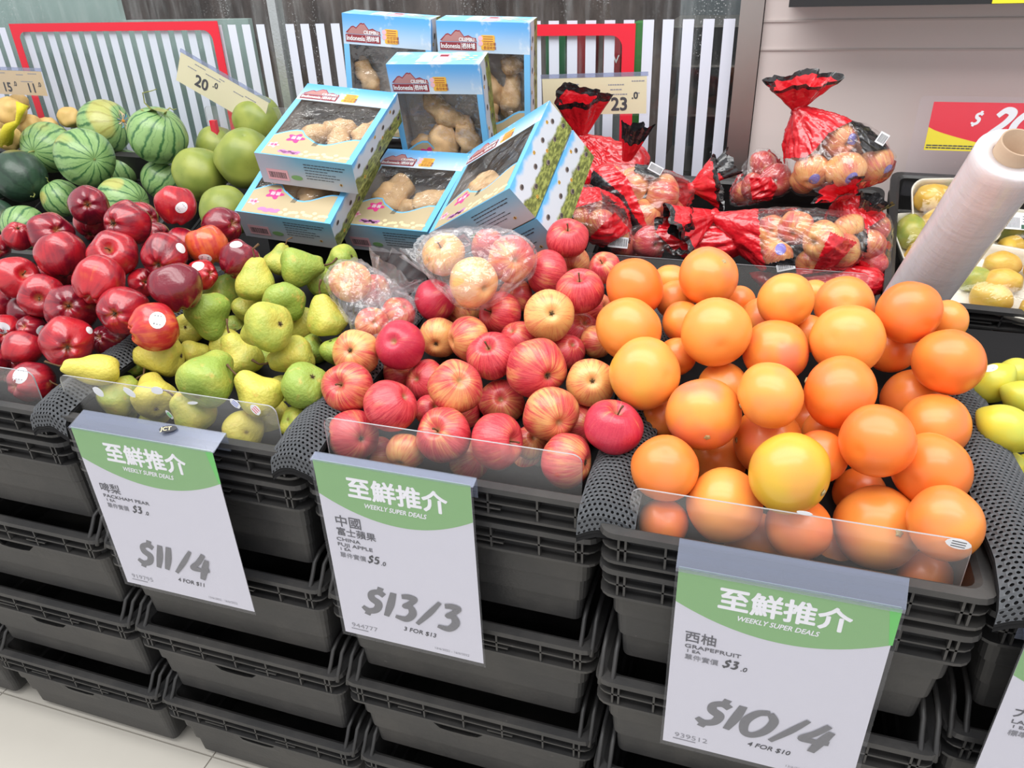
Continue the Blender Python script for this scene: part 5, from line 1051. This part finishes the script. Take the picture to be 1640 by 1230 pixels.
def flat_label(px, py, y, w, h, ang, lines, lab_parent):
    c = at(px, py, y); n = (EYE-c).normalized(); r = RT*math.cos(ang)+UP*math.sin(ang); r = (r-n*r.dot(n)).normalized(); u = n.cross(r)
    m = Matrix.Translation(c) @ Matrix((r, u, n)).transposed().to_4x4(); b = MB(); b.mi = 0; b.slab([(-w/2, -h/2), (w/2, -h/2), (w/2, h/2), (-w/2, h/2)], 0, .0004, m); b.mi = 1; x = -w/2+.003
    rr = random.Random(int(px))
    if lines == 'bar':
        while x < w/2-.003: q = rr.choice((.0008, .0014)); b.slab([(x, -h*.35), (x+q, -h*.35), (x+q, h*.35), (x, h*.35)], .0004, .0006, m); x += q+.0012
    else: add_text(b, lines, h*.8, m @ Matrix.Translation((-w*.46, -h*.25, .0007)), shear=.2)
    return b.build('bag_label', [M['sticker'] if lines == 'bar' else M['bagblack'], M['darkink'] if lines == 'bar' else M['wht']], lab_parent)
bags = [o for o in C.objects if o.name.startswith('apple_bag')]
flat_label(1258, 425, .795, .034, .020, .2, 'bar', bags[1]); flat_label(1050, 270, .90, .030, .016, -.5, 'bar', bags[2]); flat_label(990, 388, .79, .040, .022, -.1, 'bar', bags[8]); flat_label(1413, 222, .955, .018, .022, -.5, 'bar', bags[0]); 
def extra_ruffle(k_, b_, t_, r, flat, pl, seed):
    p0, p1 = at(*b_), at(*t_); link('bag_ruffle', flare_mesh(p0, p1-p0, UP if abs((p1-p0).normalized().dot(RT)) > .6 else RT, (p1-p0).length, r, flat, [M['bagred'], M['bagblack']], seed, .62, pl), bags[k_])
extra_ruffle(3, (1002, 262, 1.06), (1022, 198, 1.04), .032, .45, 4, 2.2)
extra_ruffle(2, (1118, 296, .96), (1176, 258, .985), .030, .5, 4, 5.1)
extra_ruffle(8, (1120, 392, .84), (1088, 352, .80), .036, .6, 5, 3.3)
extra_ruffle(6, (1378, 352, .92), (1405, 318, .91), .034, .5, 5, 7.7)
# thin clear produce bags on the fuji heap
def prod_bag(lab, keys, cen, nk, tails, seed, pad=1.10):
    sp = []
    for k_ in keys: o = OB[('bagged', k_)]; sp.append((tuple(o.location), o.scale.x))
    c = sum((Vector(p) for p, r in sp), Vector())/len(sp); nkp = at(*nk); t = empty('produce_bag', (0, 0, 0), lab, 'bag')
    link('bag_film', hull_mesh('bag_film', sp, c, nkp, [M['prodclear']], lambda d, tt, p: 0, .004, pad, seed), t)
    for k_, (tx, ty, tyy, r, fl, pl) in enumerate(tails):
        tip = at(tx, ty, tyy); ax_ = tip-nkp; me = flare_mesh(nkp-ax_*.05, ax_, RT if k_ % 2 == 0 else UP, ax_.length, r, fl, [M['prodclear'], M['prodclear']], seed+k_, .8, pl); link('bag_ruffle', me, t)
    return t
prod_bag('knotted clear bag with pink apples at the left of the fuji heap', [0, 1, 2, 3], None, (612, 468, .33), [(650, 420, .34, .05, .6, 6), (580, 505, .30, .03, .6, 5), (640, 490, .28, .03, .6, 6)], 3)
prod_bag('loose clear bag of yellow and pink apples below the boxes', [4, 5, 6, 7], None, (690, 435, .36), [(672, 395, .40, .035, .5, 5)], 8)
# ---------------------------------------------------------------- roll of thin plastic bags
A = at(1621, 249, .42); B = at(1449, 500, .60); ax_ = (A-B); Lr = ax_.length; Rr = 57/FPX*((A-EYE).dot(FW))
t = empty('bag_roll', (0, 0, 0), 'big roll of thin white plastic bags leaning between the grapefruits and the mangoes', 'roll')
m = Matrix.Translation(B) @ orient(ax_, 0)
def roll_mat():
    T = NT('rolled_film'); Pp = T.n('TexCoord').outputs['Object']
    w = T.noise(T.n('VectorMath', {'operation': 'MULTIPLY'}, _0=Pp, _1=(12, 12, 55)).outputs[0], 1., 4, .6); w2 = T.noise(T.n('VectorMath', {'operation': 'MULTIPLY'}, _0=Pp, _1=(60, 60, 7)).outputs[0], 1., 3)
    sh_ = T.bsdf(Base_Color=(.80, .76, .79), Roughness=.26, Specular_IOR_Level=.6, Coat_Weight=.4, Coat_Roughness=.15, Subsurface_Weight=.3, Subsurface_Radius=(1., .9, .7), Subsurface_Scale=.02, Normal=T.bump(T.math('ADD', w, w2), .35, .004))
    tr = T.n('BsdfTransparent', None, Color=(1, .97, .95, 1)).outputs[0]
    return T.out(T.n('MixShader', None, _0=.10, _1=sh_, _2=tr).outputs[0])
b = MB(); rows = []
for i in range(25):
    z = Lr*i/24; rows.append([(Rr*(1-.10*(i < 1))*(1+.010*noise.noise(Vector((math.cos(2*PI*k/48)*2, math.sin(2*PI*k/48)*2, z*18))))*math.cos(2*PI*k/48), Rr*(1+.010*noise.noise(Vector((math.cos(2*PI*k/48)*2, math.sin(2*PI*k/48)*2, z*18))))*math.sin(2*PI*k/48), z) for k in range(48)])
rows += [[(Rr*.93*math.cos(2*PI*k/48), Rr*.93*math.sin(2*PI*k/48), Lr+.004) for k in range(48)], [(.024*math.cos(2*PI*k/48), .024*math.sin(2*PI*k/48), Lr+.002) for k in range(48)], [(.024*math.cos(2*PI*k/48), .024*math.sin(2*PI*k/48), 0) for k in range(48)]]
b.grid(rows+[rows[0]], True); o = b.build('rolled_film', roll_mat(), t, True, m)
b = MB(); rows = []
for r_, z in ((.0235, 0), (.0235, Lr+.022), (.0212, Lr+.022), (.0212, 0)): rows.append([(r_*math.cos(2*PI*k/28), r_*math.sin(2*PI*k/28), z) for k in range(28)])
b.grid(rows+[rows[0]], True); b.build('cardboard_core', plain('brown_cardboard', (.42, .30, .21), .8, .2, bump=(90, .2)), t, True, m)
# ---------------------------------------------------------------- mango packs
M['tray'] = plain('white_tray', (.78, .74, .66), .35, .5); M['mangofilm'] = film('mango_wrap', (.99, .99, .98), .03, .01, (.9, .9, .9), .08, .4, 16, .45)
MG = [lathe_mesh('mango', M[q], lambda t: (math.sin(t)*(1-.12*math.cos(t)), 1.38*math.cos(t)), None, s_, .07, 20, 24, .06) for q, s_ in (('mango_y', 1), ('mango_g', 2), ('mango_y', 4))]
def tray(lab, m, W, D, items, where, film_h=.062, label=None):
    t = empty('mango_tray', None, lab, 'tray', 'wrapped trays of mangoes', m); b = MB()
    def ring(ins, z): return [(x, y, z) for x, y in rounded(-W/2+ins, -D/2+ins, W/2-ins, D/2-ins, .028-ins*.4, 7)]
    b.grid([ring(.012, 0), ring(.004, .020), ring(0, .030), ring(-.003, .031), ring(-.003, .028), ring(.001, .018), ring(.009, -.002)][::-1], True); b.poly(ring(.012, 0)); b.poly(ring(.009, -.002)[::-1])
    b.build('white_tray', M['tray'], t, True)
    f = MB(); n = 9; rows = [ring(-.0035, .026), ring(-.0035, .034)]+[[(x*(1-.16*k), y*(1-.16*k), .034+(film_h-.034)*math.sin(min(1, k/3.2)*PI/2)+.0015*noise.noise(Vector((x*40, y*40, k*2)))) for x, y, _ in ring(0, 0)] for k in range(1, 6)]; f.grid(rows, True); f.poly(rows[-1]); f.build('wrap_film', M['mangofilm'], t, True)
    if label:
        x, y, w, h = label; l = MB(); mt = Matrix.Translation((x, y, film_h+.0035)); l.mi = 0; l.slab(rounded(0, 0, w, h, .002, 2), 0, .0003, mt); l.mi = 1; l.slab([(w*.45, h*.05), (w*.97, h*.05), (w*.97, h*.30), (w*.45, h*.30)], .0003, .0005, mt); l.mi = 2
        xx = .003
        while xx < w*.40: l.slab([(xx, h*.1), (xx+.0009, h*.1), (xx+.0009, h*.7), (xx, h*.7)], .0003, .0005, mt); xx += .0022
        for k in range(3): l.slab([(w*.48, h*(.45+.15*k)), (w*.9, h*(.45+.15*k)), (w*.9, h*(.49+.15*k)), (w*.48, h*(.49+.15*k))], .0003, .0005, mt)
        l.build('pack_label', [M['sticker'], plain('dark_green_print', (.04, .11, .07), .5), M['darkink']], t)
    for j, (x, y, r, an, k_) in enumerate(items):
        o = link('mango', MG[k_], None, m @ Matrix.Translation((x, y, .002+r*.95)) @ Matrix.Rotation(an, 4, 'Z') @ Matrix.Rotation(PI/2, 4, 'Y') @ Matrix.Diagonal((r*1.22, r*1.18, r*1.15, 1)))
        tag(o, '%s mango, %s in the %s' % (('golden yellow', 'green', 'yellow')[k_], NUM[j], where), 'mango', 'mangoes in the wrapped trays')
tl = Matrix.Rotation(TILT+.12, 4, 'X')
c = at(1634, 466, .875); tray('large wrapped tray of mangoes in the lower front of the mango crate', Matrix.Translation(c-Vector((0, 0, .006))) @ Matrix.Rotation(math.radians(-24), 4, 'Z') @ tl, .24, .165,
     [(-.075, -.005, .020, .3, 1), (-.045, .045, .021, .2, 0), (.02, .052, .020, .1, 2), (-.035, -.045, .024, -.1, 0), (.045, -.005, .022, .3, 1), (.05, -.050, .024, .15, 0), (-.03, .002, .021, .25, 2), (.09, .04, .019, 1.2, 2)], 'large front tray')
c = at(1520, 345, 1.10); tray('wrapped mango tray standing behind the bag roll', Matrix.Translation(c) @ Matrix.Rotation(math.radians(14), 4, 'Z') @ Matrix.Rotation(.95, 4, 'X'), .17, .135,
     [(-.042, -.032, .026, 1.3, 2), (.022, -.030, .026, 1.5, 0), (-.042, .032, .024, .2, 0), (.035, .032, .024, .1, 1)], 'tray behind the roll', .055)
c = at(1478, 398, 1.04); tray('small mango tray at the left end of the mango crate', Matrix.Translation(c) @ Matrix.Rotation(math.radians(20), 4, 'Z') @ Matrix.Rotation(.55, 4, 'X'), .13, .14,
     [(-.028, .030, .025, 1.2, 1), (-.028, -.034, .024, 1.0, 0), (.030, .0, .026, 1.4, 2)], 'small left tray', .055)
c = at(1672, 400, 1.12); tray('wrapped mango tray with a paper label at the right picture edge', Matrix.Translation(c) @ Matrix.Rotation(math.radians(-4), 4, 'Z') @ Matrix.Rotation(.60, 4, 'X'), .20, .15,
     [(-.07, -.03, .024, 1.2, 2), (-.065, .035, .022, .9, 1), (-.01, -.03, .024, 1.4, 0), (.0, .035, .024, .3, 2), (.06, .0, .026, 1.3, 1)], 'tray with the paper label', .055, (-.09, .0, .07, .045))
c = at(1500, 498, .84); o = MB(); o.mi = 0; mt = Matrix.Translation(c+Vector((.012, 0, -.006))) @ Matrix.Rotation(.45, 4, 'X') @ Matrix.Rotation(-.35, 4, 'Z'); o.slab([(-.03, -.02), (.05, -.02), (.05, .03), (-.03, .03)], 0, .0005, mt); o.mi = 1; o.slab([(.0, -.014), (.018, -.014), (.018, -.004), (.0, -.004)], .0005, .0008, mt); o.mi = 2
for k in range(9): o.slab([(-.026+.0024*k, .0), (-.0248+.0024*k, .0), (-.0248+.0024*k, .022), (-.026+.0024*k, .022)], .0005, .0008, mt)
tag(o.build('paper_label', [M['sticker'], M['yellowprint'], M['darkink']]), 'loose barcode label with yellow square beside the large mango tray', 'label')
# ---------------------------------------------------------------- shelf tags
def shelf_tag(lab, TL, TR, h, y, card, texts, small=()):
    a = at(*TL, y); b_ = at(*TR, y); w = (b_-a).length; ang = math.atan2(b_.z-a.z, b_.x-a.x); m = Matrix.Translation(a) @ Matrix.Rotation(-ang, 4, 'Y') @ FRONT
    t = empty('price_tag', None, lab, 'tag', 'shelf price tags', m)
    MB().box((0, -h, -.0006), (w, -.006, 0)).build('tag_card', card, t); MB().box((-.003, -h-.004, .0006), (w+.003, .003, .0014)).build('clear_holder', M['sleeve'], t)
    MB().box((w*.5-.012, -h-.20, -.002), (w*.5+.012, -h*.5, -.001)).build('tag_stem', M['sleeve'], t)
    MB().box((-.003, -.006, -.003), (w+.003, .003, .0005)).build('holder_edge', M['ledge'], t)
    d = MB()
    for s_, sz, x, y_ in texts: add_text(d, s_, sz, Matrix.Translation((x*w, -y_*h, .0004)), bold=.03 if sz > .015 else .01)
    d.build('price_lettering', M['darkink'], t.children[0])
    f = MB(); rr = random.Random(int(TR[0]))
    for x, y_, l in small:
        xx = x*w
        while xx < (x+l)*w: q = rr.uniform(.003, .007); f.slab([(xx, -y_*h), (xx+q, -y_*h), (xx+q, -y_*h+.0026), (xx, -y_*h+.0026)], 0, .0003); xx += q+.0012
    tag(f.build('fine_print', M['faintink'], t.children[0]), kind='stuff')
    return t
shelf_tag('tan price tag above the potatoes, reading 15 and 11', (-80, 106), (64, 111), .074, 1.17, M['tancard'], [('15', .036, .53, .88), ('.0', .018, .66, .66), ('11', .036, .80, .88), ('.0', .018, .925, .66)], ((.55, .2, .05), (.72, .25, .06), (.85, .2, .08), (.75, .5, .12)))
tg = shelf_tag('tilted cream price tag above the pomelos, reading 20', (290, 80), (431, 161), .086, 1.17, M['yellowcard'], [('20', .042, .20, .80), ('.0', .022, .395, .56), ('4', .042, .80, .90)], ((.17, .2, .12), (.1, .38, .1), (.3, .3, .15), (.45, .22, .06), (.62, .35, .1), (.75, .3, .1)))
shelf_tag('cream price tag above the red apple bags, reading 23', (868, 122), (1036, 117), .088, 1.17, M['yellowcard'], [('23', .040, .665, .90), ('.0', .021, .86, .62)], ((.25, .25, .1), (.64, .28, .15), (.66, .40, .10), (.62, .52, .2), (.56, .64, .06), (.86, .2, .1), (.88, .5, .06)))
c = at(340, 205, 1.18); b = MB(); b.box((c.x-.006, c.y, c.z-.02), (c.x+.012, c.y+.012, c.z+.02)); b.build('tag_clip', M['redprint'], tg).matrix_parent_inverse = tg.matrix_world.inverted()
# large red and yellow price board
a = at(1496, 163, 1.19); e = at(1481, 240, 1.19); W_ = .30; H_ = a.z-e.z; X0, Z1 = a.x-.0, a.z; Y = 1.19
t = empty('price_board', (0, 0, 0), 'red and yellow price board reading 20 above the mangoes', 'sign')
MB().box((X0, Y, Z1-H_), (X0+W_, Y+.001, Z1)).build('red_card', M['redprint'], t)
g = MB(); n = 16; g.grid([[(X0+.19*k/n, Y-.0004, Z1-H_) for k in range(n+1)], [(X0+.19*k/n, Y-.0004, Z1-H_+.048*(1-(k/n)**.75)) for k in range(n+1)]]); g.build('yellow_corner', M['yellowprint'], t)
L = MB(); brush(L, '$', .026, Matrix.Translation((X0+.078, Y-.0008, Z1-.045)) @ FRONT); brush(L, '20', .060, Matrix.Translation((X0+.106, Y-.0008, Z1-.073)) @ FRONT, .30); L.build('price_lettering', M['wht'], t)
f = MB()
for zz in (.004, .009): 
    xx = X0+.003
    while xx < X0+.16: q = random.uniform(.004, .012); f.box((xx, Y-.0008, Z1-H_+zz), (xx+q, Y-.0005, Z1-H_+zz+.0025)); xx += q+.0012
tag(f.build('fine_print', M['darkink'], t), kind='stuff')
p = rounded(X0-.028, Z1-H_-.10, X0+W_+.02, Z1+.012, .01, 4, (1, 1, 0, 0)); nn = len(p); MB().add([(x, Y-.004, z) for x, z in p]+[(x, Y-.0015, z) for x, z in p], [tuple(range(nn)), tuple(range(2*nn-1, nn-1, -1))]+[(i, i+nn, (i+1) % nn+nn, (i+1) % nn) for i in range(nn)]).build('clear_holder', M['sleeve'], t)
# yellow net bag neck between the potatoes
b = MB(); q = [at(8, 228, 1.02), at(14, 205, 1.0), at(28, 196, .99), at(32, 180, .99), at(36, 166, 1.0)]; b.tube(q, [.022, .014, .006, .009, .016], 9)
tag(b.build('net_bag_neck', plain('yellow_net', (.72, .62, .03), .6, .4, bump=(160, .8)), smooth=True), 'yellow net bag neck tied between the tan potatoes', 'net bag')
# ---------------------------------------------------------------- lift the whole display so that the floor lies at z = 0
for o in C.objects:
    if o.parent is None and o.type in ('MESH', 'EMPTY'): o.matrix_world = Matrix.Translation((0, 0, ZO)) @ o.matrix_world
